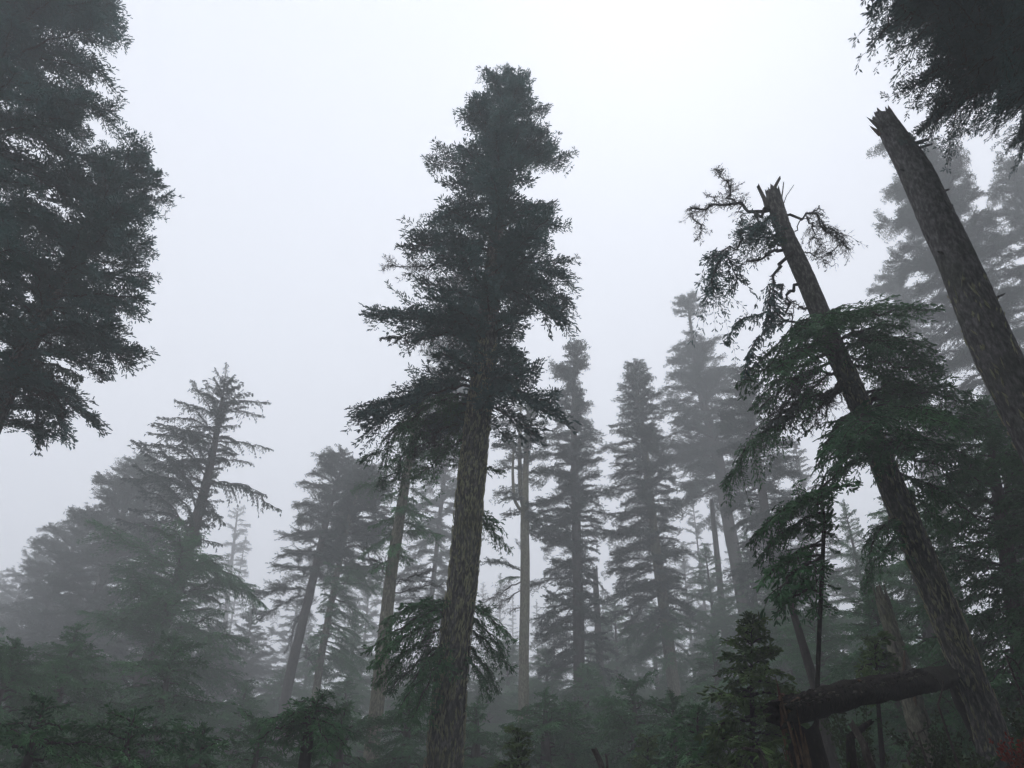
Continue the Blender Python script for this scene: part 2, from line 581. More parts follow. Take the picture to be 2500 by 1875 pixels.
def tree(name, label, D, axis, prof=(), kind='fir', step=.2, seed=1, tilt=(25, -12), barkm='far_bark', sides=10,
         rough=0, extras=(), group=None, jag=0, leader=True, gap=.25, kinds=None, depth=1.0, flakes=None, forks=(), minr=.5, ring=None, cat='tree', rlen=(.62, 1.08)):
    rng = np.random.default_rng(seed)
    if D > 20:
        D = 20 + (D - 20) * 1.85
    pts = [(at(x, y, D), wd * .5 * mpp(at(x, y, D))) for x, y, wd in axis]
    pts.sort(key=lambda q: q[0][2])
    p0, r0 = pts[0]
    dn = norm(pts[1][0] - p0)
    dn = norm(np.array([dn[0] * .8, 0, dn[2]]))
    q = p0.copy()
    gz = ground(q[0], D)
    if q[2] > gz:
        k = (q[2] - gz + .25) / dn[2]
        q = p0 - dn * k
        slope = (r0 - pts[-1][1]) / max(1, pts[-1][0][2] - p0[2])
        pts.insert(0, (q, r0 + max(0, slope) * k * .6))
    base = np.array([pts[0][0][0], D, ground(pts[0][0][0], D)])
    C, rad = smooth_axis(pts, ring or (.12 if rough > .5 else .5))
    root = link(name, None, None, base)
    root.empty_display_size = .3
    tag(root, label, cat, group)
    g = Geo()
    trunk_mesh(g, C, rad, base, sides, rough, seed * 1.37, 0, jag)
    for fk in forks:
        fp = [(at(x, y, D + dy), wd * .5 * mpp(at(x, y, D))) for x, y, wd, dy in fk]
        c2, r2 = smooth_axis(fp, .4)
        tube(g, c2 - base, r2, 8, 0)
    tr = link('trunk', g.mesh('trunk', [M[barkm], M['wood']]), root)
    if flakes:
        bark_flakes(C, rad, base, flakes[0], seed + 5, at(0, flakes[1], D)[2], at(0, flakes[2], D)[2], tr)
    zs = C[:, 2]

    def ax_at(z):
        return np.array([np.interp(z, zs, C[:, 0]), np.interp(z, zs, C[:, 1]), z]), float(np.interp(z, zs, rad))

    if not prof and not extras:
        return root, base, C, rad, tr
    # crown: the leading shoot and its whorl of short twigs, boughs below it are sub-parts
    g = Geo()
    top = C[-1]
    nd = 'fir'
    if leader and prof:
        fp, fd = [], []
        hh = 1.0 if D > 12 else .5
        for k in range(70):
            u = rng.random()
            a = rng.uniform(0, 6.28)
            pc, _ = ax_at(top[2] - hh * u)
            d = np.array([math.cos(a), math.sin(a), rng.uniform(.3, 1.6)])
            rr_ = rng.uniform(0, .22 * u + .02)
            fp.append(pc + np.array([math.cos(a), math.sin(a), .2]) * rr_ - base); fd.append(d)
        spindles(g, np.array(fp), np.array(fd), .16, .05, 1)
    else:
        pc, rc = ax_at(np.median(zs))
        tube(g, [pc - base - [0, 0, .1], pc - base, pc - base + [rc * 1.2, 0, .05]], [.02, .02, .012], 5, 0)
    cr = link('crown', g.mesh('crown', [M['limb'], M[BOUGH_NEEDLE.get(kind, 'fir')]]), root)
    if prof:
        prof = sorted(prof)
        yy = [r[0] for r in prof]
        axs = sorted(axis, key=lambda r: r[1])
        ztop = at(0, yy[0], D)[2]
        zbot = at(0, yy[-1], D)[2]
        tab_y = np.linspace(yy[0], yy[-1], 80)
        tab_z = np.array([at(0, y, D)[2] for y in tab_y])[::-1]
        tab_y = tab_y[::-1]
        z = zbot
        az = rng.uniform(0, 6.28)
        while z < ztop:
            u = (z - zbot) / max(.1, ztop - zbot)
            z += step * (1.25 - .65 * u) * rng.uniform(.6, 1.4)
            if z > ztop:
                break
            az += 2.399 + rng.normal(0, .35)
            if mnoise.noise(Vector((math.cos(az) * 1.3 + seed, math.sin(az) * 1.3, z * .75))) < -.42 + gap * .5:
                if rng.random() < gap * 1.6:
                    continue
            y = float(np.interp(z, tab_z, tab_y))
            p, rt = ax_at(z)
            k_ = mpp(p)
            xa = 1250 + (p[0] - CAM[0]) / np.dot(p - CAM, FWD) * F
            l = (xa - np.interp(y, yy, [r[1] for r in prof])) * k_
            r_ = (np.interp(y, yy, [r[2] for r in prof]) - xa) * k_
            c = math.cos(az)
            fb = max(.3, depth * (abs(l) + abs(r_)) / 2)
            sdl = max(0, r_ if c > 0 else l)
            L = fb * (1 - abs(c)) + sdl * abs(c)
            L *= rng.uniform(*rlen)
            if L < .25:
                L = .25
            tl = R(tilt[1] + (tilt[0] - tilt[1]) * u ** 1.3 + rng.normal(0, 11))
            kk = kind
            if kinds:
                for lim, nm in kinds:
                    if y >= lim:
                        kk = nm
            place_bough(cr, kk, rng, base, p, az, tl, L / max(.8, math.cos(tl)))
    for ex in extras:
        y0, ex_, ey_, dy, kk = ex
        z0 = at(0, y0, D)[2]
        p, rt = ax_at(z0)
        e = at(ex_, ey_, D + dy)
        d = e - p
        L = float(np.linalg.norm(d))
        a = math.atan2(d[1], d[0])
        t_ = math.asin(max(-1, min(1, d[2] / L)))
        place_bough(cr, kk, rng, base, p, a, t_ + R(9), L)
    return root, base, C, rad, tr


BOUGH_NEEDLE = dict(fir='fir', firnear='fir', firgrey='grey', hem='hem', young='young', sparse='grey', dead='grey')

# ------------------------------------------------------------------ unseen trees added beside and behind the viewer to shade the scene
def surrounding_shade_trees():
    rng = np.random.default_rng(77)
    g = Geo()
    spots = []
    for k in range(46):
        a = R(84 + 192 * (k + rng.random()) / 46)          # everywhere but the view ahead
        d = rng.uniform(11, 17) if k % 2 else rng.uniform(20, 34)
        spots.append((math.sin(a) * d, math.cos(a) * d))
    for k in range(12):  # closer unseen ring, added to darken the fog near the viewer
        a = R(96 + 168 * (k + rng.random() * .6) / 12)
        d = rng.uniform(5.2, 9)
        spots.append((math.sin(a) * d, math.cos(a) * d))
    spots += [(5.4, -1.2), (-5.4, -1.2), (3.8, -3.6), (-3.8, -3.6), (0, -4.2), (8.5, -.5), (-8.5, -.5)]
    for x, y in spots:
        z = ground(x, y)
        near = math.hypot(x, y) < 6 or abs(y) < 1.3
        H = rng.uniform(24, 33)
        tube(g, [[x, y, z - .3], [x, y, z + H * .5], [x, y, z + H]], [.42, .3, .03], 9, 0)
        n = 1500
        u = rng.random(n) ** .8
        a = rng.uniform(0, 6.28, n)
        r = (.25 + (2.1 if near else 3.4) * u ** .8) * rng.uniform(.2, 1, n) ** .6
        zz = z + H - u * H * .86
        p = np.stack([x + np.cos(a) * r, y + np.sin(a) * r, zz], 1)
        dd = np.stack([np.cos(a), np.sin(a), rng.normal(-.2, .35, n)], 1) + rng.normal(0, .3, (n, 3))
        spindles(g, p, dd, rng.uniform(.7, 1.5, n), rng.uniform(.25, .5, n), 1, True)
    o = link('shade_trees', g.mesh('shade_trees', [M['far_bark'], M['fir']]))
    o['kind'] = 'stuff'


surrounding_shade_trees()
# ------------------------------------------------------------------ the tall fir in the middle
tree('fir_tree', 'tallest fir in the middle, dense dark crown over a thick flaking bare trunk', 19,
     [(1083, 1875, 90), (1106, 1607, 76), (1131, 1403, 70), (1148, 1200, 66), (1170, 994, 59), (1181, 897, 56),
      (1192, 778, 50), (1202, 684, 42), (1225, 400, 20), (1250, 190, 3)],
     [(196, 1222, 1285), (205, 1205, 1293), (220, 1188, 1300), (240, 1172, 1308), (300, 1146, 1340), (360, 1122, 1349), (415, 1040, 1378), (435, 1040, 1378), (470, 1075, 1340),
      (540, 1029, 1355), (630, 989, 1385), (690, 962, 1410), (720, 955, 1405), (790, 912, 1350), (825, 950, 1290), (870, 925, 1275),
      (930, 925, 1300), (985, 960, 1330), (1040, 960, 1330)],
     'fir', .108, 11, (38, -6), 'bark', 56, 1.0, rlen=(.5, 1.0),
     extras=[(930, 890, 1050, 0, 'fir'), (950, 890, 1125, -.8, 'hem'), (965, 925, 1175, .5, 'hem'), (940, 930, 1060, -1.4, 'fir'),
             (660, 1385, 700, 0, 'fir'), (650, 1375, 670, .8, 'fir'), (680, 1370, 750, -.6, 'fir'), (700, 1375, 790, .3, 'fir'), (690, 1340, 800, -.8, 'fir'), (410, 1040, 420, 0, 'fir'), (400, 1380, 415, .2, 'fir'), (205, 1180, 190, 0, 'fir'), (610, 985, 625, .2, 'fir'), (800, 905, 800, 0, 'fir'), (815, 935, 850, .8, 'sparse'), (640, 940, 690, .3, 'dead'), (780, 1000, 860, -.6, 'dead'),
             (930, 1350, 1010, 0, 'fir'), (960, 1335, 1045, -.8, 'fir'), (940, 1320, 985, .9, 'hem'), (985, 1300, 1080, .2, 'fir'),
             (985, 1060, 1120, 1.2, 'hem'), (1040, 1030, 1180, 1.0, 'hem'), (1015, 1000, 1130, .4, 'dead'),
             (1140, 1225, 1160, .2, 'hem'), (1255, 1240, 1350, .1, 'hem'), (1240, 1215, 1300, .8, 'hem'),
             (1490, 905, 1590, 0, 'hem'), (1500, 915, 1625, -.7, 'hem'), (1480, 930, 1520, .6, 'hem'), (1530, 925, 1660, .2, 'hem'),
             (1550, 980, 1745, -.6, 'hem'), (1560, 960, 1690, .5, 'hem'), (1470, 985, 1500, -.4, 'hem'), (1590, 1020, 1760, -.9, 'hem'),
             (1470, 1190, 1500, .3, 'hem'), (1480, 1255, 1565, .1, 'hem'), (1490, 1230, 1600, .6, 'hem'), (1530, 1245, 1640, .2, 'hem'),
             (1560, 1215, 1680, .5, 'hem'), (1580, 1195, 1700, -.2, 'hem')],
     flakes=(2200, 1900, 850), gap=.35)

# ------------------------------------------------------------------ left-hand near crowns
tree('fir_tree', 'huge near fir crown filling the upper left corner', 15,
     [(-220, 900, 70), (-140, 560, 55), (-20, 200, 38), (60, -60, 24), (150, -420, 4)],
     [(-420, 120, 180), (-200, 0, 250), (-40, -120, 265), (40, -160, 262), (130, -200, 268), (190, -220, 275), (235, -230, 205), (300, -260, 200),
      (370, -300, 215), (400, -330, 120), (430, -330, 110), (520, -360, 120), (640, -400, 100), (800, -460, 60)],
     'fir', .10, 21, (30, -8), 'bark', 24, 0, leader=False, rlen=(.7, 1.08), depth=.55, gap=.2)
tree('fir_tree', 'fir with blunt flat top leaning in from the left edge, ragged underside', 18,
     [(-130, 1330, 60), (-40, 1080, 52), (60, 860, 44), (190, 600, 30), (290, 450, 14), (335, 405, 6)],
     [(400, 305, 372), (425, 240, 388), (470, 160, 395), (560, 60, 390), (640, 20, 378), (700, -20, 372), (760, -40, 340), (830, -80, 300),
      (900, -120, 262), (960, -140, 180), (1000, -160, 150), (1050, -180, 120)],
     'fir', .085, 22, (28, -14), 'bark', 20, 0, leader=False, extras=[(860, 100, 1075, 0, 'fir'), (900, 60, 1085, .6, 'fir'), (900, 120, 1030, -.5, 'dead'), (880, 190, 960, -.6, 'sparse')], gap=.35)

# ------------------------------------------------------------------ left group in the mist
tree('hemlock_tree', 'sparse spiky hemlock leaning right at left, bare drooping branches on its right side', 32,
     [(300, 1875, 44), (347, 1664, 40), (426, 1458, 34), (450, 1370, 32), (500, 1194, 22), (530, 1050, 14), (548, 935, 3)],
     [(930, 515, 575), (960, 500, 590), (1000, 480, 600), (1060, 400, 570), (1110, 370, 560), (1180, 330, 535), (1260, 300, 520), (1330, 280, 500), (1380, 270, 520),
      (1430, 200, 590), (1500, 170, 620), (1600, 120, 620), (1750, 60, 600), (1860, 40, 600)],
     'sparse', .15, 31, (38, 4), 'far_bark', 14, 0, leader=False, depth=1.15, rlen=(.45, 1.12), kinds=[(900, 'sparse'), (1360, 'hem')],
     extras=[(985, 655, 998, 0, 'sparse'), (1000, 640, 1030, .5, 'sparse'), (975, 610, 965, -.5, 'sparse'), (970, 595, 935, 0, 'sparse'), (975, 510, 922, 0, 'sparse'),
             (960, 575, 922, .3, 'sparse'), (990, 468, 958, 0, 'sparse'), (1020, 440, 1000, .4, 'sparse'), (1050, 385, 1028, -.4, 'sparse'), (1090, 355, 1062, 0, 'sparse'),
             (1080, 660, 1112, 0, 'sparse'), (1125, 615, 1140, .4, 'sparse'), (1175, 675, 1255, 0, 'sparse'), (1180, 640, 1215, -.4, 'sparse'), (1240, 542, 1290, 0, 'sparse'),
             (1140, 322, 1095, 0, 'sparse'), (1200, 300, 1180, 0, 'sparse'), (1360, 600, 1450, 0, 'hem'), (1380, 640, 1500, .6, 'hem')])
tree('fir_tree', 'grey fir with rounded bushy top directly left of the spiky hemlock', 41,
     [(150, 1875, 34), (240, 1450, 24), (338, 1135, 4)],
     [(1122, 318, 365), (1145, 300, 380), (1200, 235, 420), (1270, 200, 440), (1330, 170, 450), (1420, 130, 440), (1560, 60, 430), (1750, 0, 400)],
     'firgrey', .15, 32, (25, -14), gap=.3)
tree('fir_tree', 'misty bushy fir whose top sits third from the left edge', 46,
     [(40, 1875, 36), (110, 1520, 26), (205, 1275, 4)],
     [(1265, 180, 225), (1300, 140, 270), (1350, 100, 300), (1450, 20, 310), (1560, -40, 290), (1750, -100, 260)],
     'firgrey', .15, 33, (25, -12), gap=.3)
tree('fir_tree', 'pale foggy fir at the left edge, second crown from the edge', 58,
     [(-60, 1875, 30), (10, 1560, 20), (88, 1370, 4)],
     [(1360, 70, 105), (1400, 40, 140), (1460, -10, 180), (1560, -90, 190), (1750, -150, 180)],
     'firgrey', .18, 34, (25, -10), gap=.25)
tree('fir_tree', 'faintest low fir crown cut by the left picture edge', 66,
     [(-150, 1875, 30), (-20, 1440, 4)],
     [(1430, -40, 15), (1480, -80, 50), (1560, -120, 80), (1750, -140, 80)],
     'firgrey', .24, 35, (25, -10))
tree('fir_tree', 'small ghostly open-branched fir between the spiky hemlock and the next grove', 74,
     [(530, 1700, 14), (560, 1420, 10), (580, 1248, 3)],
     [(1245, 570, 592), (1280, 550, 605), (1330, 530, 612), (1370, 535, 618), (1420, 510, 600), (1520, 490, 610), (1650, 470, 620)],
     'firgrey', .42, 36, (25, -5), gap=.5)
tree('fir_tree', 'grey fir with pointed top and slanting bare trunk left of the middle', 39,
     [(672, 1875, 28), (705, 1664, 25), (761, 1429, 21), (800, 1260, 14), (840, 1118, 3)],
     [(1112, 822, 860), (1150, 780, 875), (1200, 745, 890), (1230, 735, 880), (1280, 705, 880), (1330, 690, 850), (1380, 655, 810), (1420, 640, 800)],
     'firgrey', .12, 41, (25, -14), 'far_bark', 12, 0,
     extras=[(1450, 640, 1520, 0, 'firgrey'), (1440, 610, 1470, .8, 'firgrey'), (1540, 720, 1500, 0, 'dead'), (1560, 765, 1640, 0, 'dead'), (1500, 705, 1600, 0, 'dead'), (1600, 790, 1660, .3, 'dead')], rlen=(.7, 1.25), gap=.25)
tree('fir_tree', 'fir with pale streaked trunk between slanting grey fir and thick lichened trunk', 36,
     [(748, 1875, 22), (769, 1706, 20), (797, 1532, 17), (850, 1280, 12), (895, 1140, 3)],
     [(1138, 880, 912), (1190, 850, 945), (1260, 830, 965), (1340, 800, 960), (1430, 790, 950), (1520, 770, 930), (1600, 760, 880), (1640, 765, 850)],
     'firgrey', .115, 42, (22, -16), 'lichen_bark', 12, 0, rlen=(.7, 1.25), gap=.25, kinds=[(0, 'firgrey'), (1380, 'hem')])
tree('hemlock_tree', 'hemlock with lichen-yellowed trunk standing just left of the tallest fir', 27,
     [(903, 1875, 38), (928, 1650, 35), (953, 1420, 30), (975, 1270, 26), (1010, 1060, 16), (1045, 930, 4)],
     [(925, 1030, 1060), (980, 985, 1085), (1060, 945, 1090), (1150, 915, 1095), (1250, 890, 1085), (1330, 880, 1060), (1380, 900, 1040)],
     'hem', .17, 43, (22, -18), 'lichen_bark', 20, .6,
     extras=[(1440, 1060, 1400, 0, 'dead'), (1420, 870, 1350, 0, 'dead'), (1460, 1085, 1440, -.5, 'dead'), (1180, 860, 1200, .2, 'hem'), (1300, 1080, 1310, -.4, 'hem')], gap=.35, rlen=(.5, 1.05))
tree('fir_tree', 'ghostly grey fir seen through the gaps right behind the tallest fir', 47,
     [(1040, 1600, 12), (1100, 1000, 9), (1130, 655, 3)],
     [(650, 1115, 1148), (700, 1095, 1165), (780, 1060, 1190), (900, 1040, 1200), (1000, 1000, 1180), (1200, 980, 1160), (1560, 960, 1140)],
     'firgrey', .2, 44, (22, -12))

# ------------------------------------------------------------------ middle group
tree('fir_tree', 'slim fir with forked double stem and long bare pale trunk right of the tallest fir', 33,
     [(1277, 1875, 28), (1279, 1607, 25), (1282, 1400, 23), (1281, 1235, 20), (1286, 1080, 11), (1290, 985, 4)],
     [(985, 1270, 1310), (1010, 1235, 1335), (1060, 1210, 1345), (1130, 1200, 1345), (1200, 1205, 1345), (1280, 1225, 1330), (1330, 1230, 1325)],
     'firgrey', .23, 45, (20, -10), 'lichen_bark', 14, .6, gap=.5,
     forks=[[(1279, 1240, 14, 0), (1270, 1190, 11, .1), (1269, 1060, 8, .2), (1272, 985, 4, .2)], [(1277, 1250, 9, 0), (1258, 1225, 8, -.2), (1252, 1160, 7, -.2), (1254, 1080, 4, 0)]],
     extras=[(1400, 1190, 1380, 0, 'firgrey'), (1410, 1215, 1420, .5, 'hem'), (1420, 1175, 1500, 0, 'dead'), (1440, 1195, 1515, .3, 'dead'), (1360, 1255, 1320, 0, 'dead'), (1480, 1240, 1500, 0, 'dead'), (1300, 1325, 1330, 0, 'dead')])
tree('fir_tree', 'straight grey fir with knobbly top, first spire right of the forked fir', 36,
     [(1418, 1875, 31), (1414, 1650, 29), (1410, 1400, 25), (1403, 1150, 19), (1400, 1000, 12), (1404, 850, 3)],
     [(843, 1390, 1420), (880, 1368, 1438), (925, 1352, 1450), (945, 1370, 1430), (1000, 1350, 1435), (1070, 1342, 1452), (1130, 1330, 1455), (1200, 1315, 1490), (1270, 1310, 1492),
      (1330, 1300, 1450), (1430, 1298, 1450), (1500, 1296, 1490), (1580, 1310, 1500), (1680, 1330, 1500), (1780, 1340, 1490)],
     'firgrey', .115, 46, (24, -16), 'far_bark', 14, 0, rlen=(.65, 1.25), gap=.45, kinds=[(0, 'firgrey'), (1620, 'hem')])
tree('snag', 'thin bare broken trunk standing between the two straight grey firs', 42,
     [(1478, 1875, 20), (1470, 1700, 19), (1458, 1500, 16), (1453, 1392, 12)], [], barkm='far_bark', jag=.5, sides=10,
     extras=[(1420, 1490, 1470, 0, 'dead'), (1405, 1425, 1400, 0, 'dead')], cat='dead tree')
tree('fir_tree', 'grey conical fir, second spire right of the forked fir', 37,
     [(1668, 1840, 33), (1648, 1700, 31), (1620, 1480, 27), (1600, 1330, 23), (1580, 1150, 18), (1562, 1000, 12), (1550, 896, 3)],
     [(890, 1535, 1565), (930, 1522, 1583), (970, 1514, 1600), (1020, 1512, 1625), (1060, 1510, 1600), (1115, 1485, 1640), (1170, 1492, 1640), (1250, 1500, 1650), (1310, 1490, 1650), (1370, 1490, 1670),
      (1440, 1500, 1680), (1520, 1500, 1690), (1600, 1540, 1700)],
     'firgrey', .115, 47, (24, -16), 'lichen_bark', 14, 0, rlen=(.65, 1.25), gap=.35, kinds=[(0, 'firgrey'), (1500, 'hem')])
tree('fir_tree', 'tall foggy fir with separate tuft on top left of the broken-topped tree', 42,
     [(1850, 1700, 36), (1806, 1420, 32), (1776, 1265, 29), (1751, 1111, 26), (1712, 960, 18), (1690, 820, 8), (1678, 732, 3)],
     [(728, 1664, 1696), (748, 1646, 1710), (764, 1650, 1712), (776, 1681, 1689), (836, 1690, 1700), (846, 1660, 1720), (866, 1640, 1742), (890, 1635, 1770), (950, 1615, 1800), (1000, 1628, 1810),
      (1070, 1630, 1820), (1130, 1600, 1830), (1200, 1610, 1830)],
     'firgrey', .125, 48, (24, -10), 'far_bark', 14, 0, rlen=(.65, 1.25), gap=.28,
     extras=[(1090, 1600, 1110, 0, 'firgrey'), (1110, 1595, 1150, .6, 'firgrey'), (1145, 1660, 1170, 0, 'dead'), (1120, 1640, 1130, -.5, 'dead'), (1190, 1840, 1300, 0, 'firgrey')])
tree('fir_tree', 'dark brownish fir crown crowding behind the broken-topped tree', 34,
     [(1930, 1700, 34), (1875, 1300, 24), (1835, 1020, 12), (1812, 905, 3)],
     [(900, 1795, 1830), (940, 1770, 1850), (1000, 1750, 1880), (1080, 1740, 1910), (1180, 1750, 1960), (1300, 1760, 2000), (1450, 1770, 2020)],
     'firgrey', .16, 49, (20, -16), gap=.22)
tree('snag', 'short broken dead trunk in fog, base hidden by young firs', 43,
     [(1775, 1600, 18), (1750, 1350, 14), (1737, 1225, 10)], [], barkm='far_bark', jag=.7, sides=10, extras=[(1270, 1770, 1300, 0, 'dead')], cat='dead tree')

# ------------------------------------------------------------------ right-hand background
tree('fir_tree', 'big pale fir looming through fog behind the bare leaning trunk', 31,
     [(2540, 1500, 60), (2440, 1000, 42), (2350, 640, 24), (2272, 372, 4)],
     [(362, 2258, 2288), (400, 2215, 2305), (430, 2160, 2330), (480, 2175, 2370), (530, 2168, 2390), (600, 2190, 2440), (650, 2190, 2440), (700, 2215, 2480), (800, 2240, 2520), (950, 2260, 2560), (1150, 2290, 2600)],
     'firgrey', .15, 51, (20, -14), gap=.28)
tree('fir_tree', 'lower round-topped pale fir left of the big pale fir', 38,
     [(2320, 1400, 36), (2240, 900, 20), (2185, 665, 4)],
     [(655, 2165, 2205), (690, 2135, 2235), (760, 2135, 2260), (900, 2110, 2300), (1100, 2100, 2350)],
     'firgrey', .2, 52, (20, -12))
tree('fir_tree', 'rounded pale fir crown cut by the right picture edge', 31,
     [(2700, 1300, 50), (2560, 700, 26), (2470, 400, 4)],
     [(395, 2450, 2490), (430, 2432, 2510), (500, 2425, 2540), (580, 2430, 2600), (640, 2460, 2640), (800, 2480, 2680), (1100, 2520, 2750)],
     'firgrey', .17, 53, (20, -12))
tree('fir_tree', 'near fir reaching in with dark boughs at the upper right corner', 9.5,
     [(3120, 1100, 120), (3000, 500, 90), (2880, 0, 60), (2800, -350, 30)],
     [(-380, 2720, 3100), (-150, 2600, 3250), (100, 2620, 3400), (500, 2680, 3500)], 'firnear', .22, 54, leader=False, barkm='bark', sides=20,  # crown boughs outside the frame, added to shade the lower right
     extras=[(-120, 2240, -50, 0, 'firnear'), (-145, 2305, -80, 0.3, 'firnear'), (-90, 2275, 80, .4, 'firnear'), (-115, 2340, 50, 0.0, 'firnear'), (-40, 2280, 120, -.4, 'firnear'), (-65, 2345, 90, 0.6, 'firnear'), (0, 2335, 130, .8, 'firnear'), (-25, 2400, 100, -0.3, 'firnear'), (20, 2360, 185, 0, 'firnear'), (-5, 2425, 155, 0.3, 'firnear'), (60, 2385, 215, -.6, 'firnear'), (35, 2450, 185, 0.7, 'firnear'),
             (70, 2375, 295, .2, 'firnear'), (45, 2440, 265, 0.2, 'firnear'), (100, 2405, 270, .9, 'firnear'), (75, 2470, 240, -0.3, 'firnear'), (130, 2515, 365, -.3, 'firnear'), (105, 2580, 335, 0.5, 'firnear'), (150, 2575, 370, .5, 'firnear'), (125, 2640, 340, -0.0, 'firnear'), (-150, 2405, 10, .6, 'firnear'), (-175, 2470, -20, -0.1, 'firnear'), (-100, 2475, 60, -.8, 'firnear'), (-125, 2540, 30, 0.9, 'firnear'),
             (-160, 2305, -20, -.8, 'firnear'), (-185, 2370, -50, 0.9, 'firnear'), (-60, 2425, 100, 1.2, 'firnear'), (-85, 2490, 70, -0.5, 'firnear'), (0, 2495, 200, 1.0, 'firnear'), (-25, 2560, 170, -0.4, 'firnear'), (-180, 2495, -40, .3, 'firnear'), (-205, 2560, -70, 0.1, 'firnear'), (-140, 2375, -50, 1.3, 'firnear'), (-165, 2440, -80, -0.6, 'firnear'),
             (40, 2525, 170, -.9, 'firnear'), (15, 2590, 140, 0.9, 'firnear'), (-20, 2555, 90, .2, 'firnear'), (-45, 2620, 60, 0.2, 'firnear'), (-80, 2555, 10, 1.0, 'firnear'), (-105, 2620, -20, -0.4, 'firnear'), (-190, 2375, 30, -1.4, 'firnear'), (-215, 2440, 0, 1.3, 'firnear'), (90, 2545, 270, .8, 'firnear'), (65, 2610, 240, -0.3, 'firnear')])
snag_t = tree('snag', 'thick bare snapped trunk leaning left with no branches at right', 11.5,
     [(2800, 1640, 129), (2700, 1420, 120), (2560, 1120, 107), (2432, 862, 96), (2345, 657, 86), (2292, 540, 81), (2235, 420, 72), (2185, 335, 57), (2160, 290, 45)], [],
     barkm='snag_bark', jag=.28, sides=64, rough=1.0, seed=55, flakes=(260, 1600, 700), cat='dead tree')

# ------------------------------------------------------------------ broken-topped tree with its odd limbs
BT_D = 15.0
bt, bt_base, btC, btR, bt_tr = tree('hemlock_tree', 'tree with snapped-off top and twisted half-dead limbs at right', BT_D,
     [(2437, 1875, 74), (2407, 1754, 70), (2334, 1567, 69), (2257, 1380, 65), (2198, 1240, 62), (2162, 1147, 58), (2100, 990, 51), (2043, 862, 48),
      (1996, 750, 46), (1956, 657, 43), (1910, 555, 39), (1888, 475, 33)], [],
     'hem', .2, 61, barkm='bark', sides=56, rough=1.0, jag=.35, flakes=(700, 1900, 900),
     extras=[(800, 2285, 762, 0, 'hem'), (830, 2275, 850, -.5, 'hem'), (870, 2270, 930, .5, 'hem'), (840, 2200, 795, -1.3, 'hem'), (900, 2240, 955, 1, 'hem'),
             (820, 2150, 780, 1.4, 'hem'), (860, 2180, 860, -2.0, 'hem'), (850, 2285, 890, .2, 'hem'), (800, 2100, 770, -1.6, 'hem'),
             (790, 1900, 850, .4, 'hem'), (820, 1830, 900, 0, 'hem'), (850, 1825, 955, -.6, 'hem'), (880, 1860, 1000, .4, 'hem'), (840, 1930, 930, -1.5, 'hem'),
             (900, 1930, 1010, 1, 'hem'), (800, 2020, 800, -2.3, 'hem'), (810, 1960, 840, -2, 'hem'), (860, 1840, 985, .9, 'hem'), (895, 1905, 1040, -.3, 'dead'),
             (930, 1795, 1195, 0, 'hem'), (940, 1900, 1080, -.5, 'sparse'), (930, 2020, 1050, -.8, 'dead'), (920, 1970, 1060, .6, 'dead'),
             (960, 2400, 1000, 0, 'hem'), (980, 2350, 1040, -1.5, 'hem'), (1000, 2300, 1080, -2.3, 'hem'), (1010, 2420, 1080, 1, 'hem'), (990, 2260, 960, .5, 'hem'), (1000, 2310, 940, 0, 'hem'),
             (1020, 2010, 1110, -1, 'hem'), (1040, 2000, 1130, 0, 'hem'), (1050, 2060, 1160, -1.5, 'hem'), (1100, 2210, 1150, -2.3, 'hem'), (1080, 2020, 1170, .6, 'hem'), (1120, 1985, 1225, -.4, 'hem'),
             (1060, 2380, 1130, -1.0, 'hem'), (1100, 2400, 1190, .4, 'hem'), (1150, 2390, 1280, -1, 'hem'), (1030, 2150, 1100, -2.6, 'hem'), (1200, 2330, 1300, 1.2, 'hem'), (1260, 2120, 1360, -.6, 'hem'), (1300, 2110, 1430, .3, 'hem')])
bt_crown = [c for c in bt.children if c.name.startswith('crown')][0]


def limb(pts, r0, style, seed, needles='grey', wood='limb', **ov):
    """one crooked limb through picture points (px, py, metres behind the trunk plane)"""
    rng = np.random.default_rng(seed)
    P = np.array([at(x, y, BT_D + d) for x, y, d in pts]) - bt_base
    st = dict(STY[style]); st.update(ov)
    g = spray(rng, P, r0, st)
    return link('bough', g.mesh('bough', [M[wood], M[needles]]), bt_crown)


limb([(1880, 513, 0), (1832, 514, -.1), (1820, 500, -.1), (1794, 496, -.2), (1743, 501, -.2), (1705, 522, -.1), (1690, 552, 0), (1700, 585, 0)], .055, 'dead', 1, slen=.2, t0=.25)
limb([(1795, 497, -.2), (1788, 480, -.2), (1785, 460, -.1), (1765, 432, 0), (1750, 412, .1)], .03, 'dead', 2, slen=.26)
limb([(1806, 500, -.2), (1809, 530, -.2), (1809, 566, -.2)], .018, 'dead', 3, slen=.25)
limb([(1760, 500, -.2), (1735, 480, -.3), (1715, 470, -.4)], .018, 'dead', 4, slen=.28)
limb([(1880, 510, 0), (1845, 532, -.2), (1822, 557, -.3), (1794, 595, -.4), (1763, 623, -.4), (1756, 650, -.4)], .05, 'dead', 5, slen=.08, tuft=.5)
limb([(1775, 612, -.4), (1752, 640, -.5), (1742, 680, -.5), (1735, 715, -.5)], .03, 'fir', 6, needles='fir', slen=.72, fl=.09, fw=.026, sec=.045, droop=.6, fz=-.2)
limb([(1760, 622, -.4), (1745, 625, -.5), (1722, 632, -.5)], .02, 'fir', 7, needles='fir', slen=.62, droop=.6, fz=-.2)
limb([(1770, 618, -.4), (1785, 640, -.2), (1800, 690, 0)], .02, 'fir', 8, needles='fir', slen=.6, droop=.9, fz=-.4)
limb([(1910, 590, 0), (1870, 580, -.4), (1840, 565, -.6), (1815, 560, -.6)], .035, 'fir', 9, needles='fir', slen=.62, fl=.09, fw=.026, sec=.045, droop=.5)
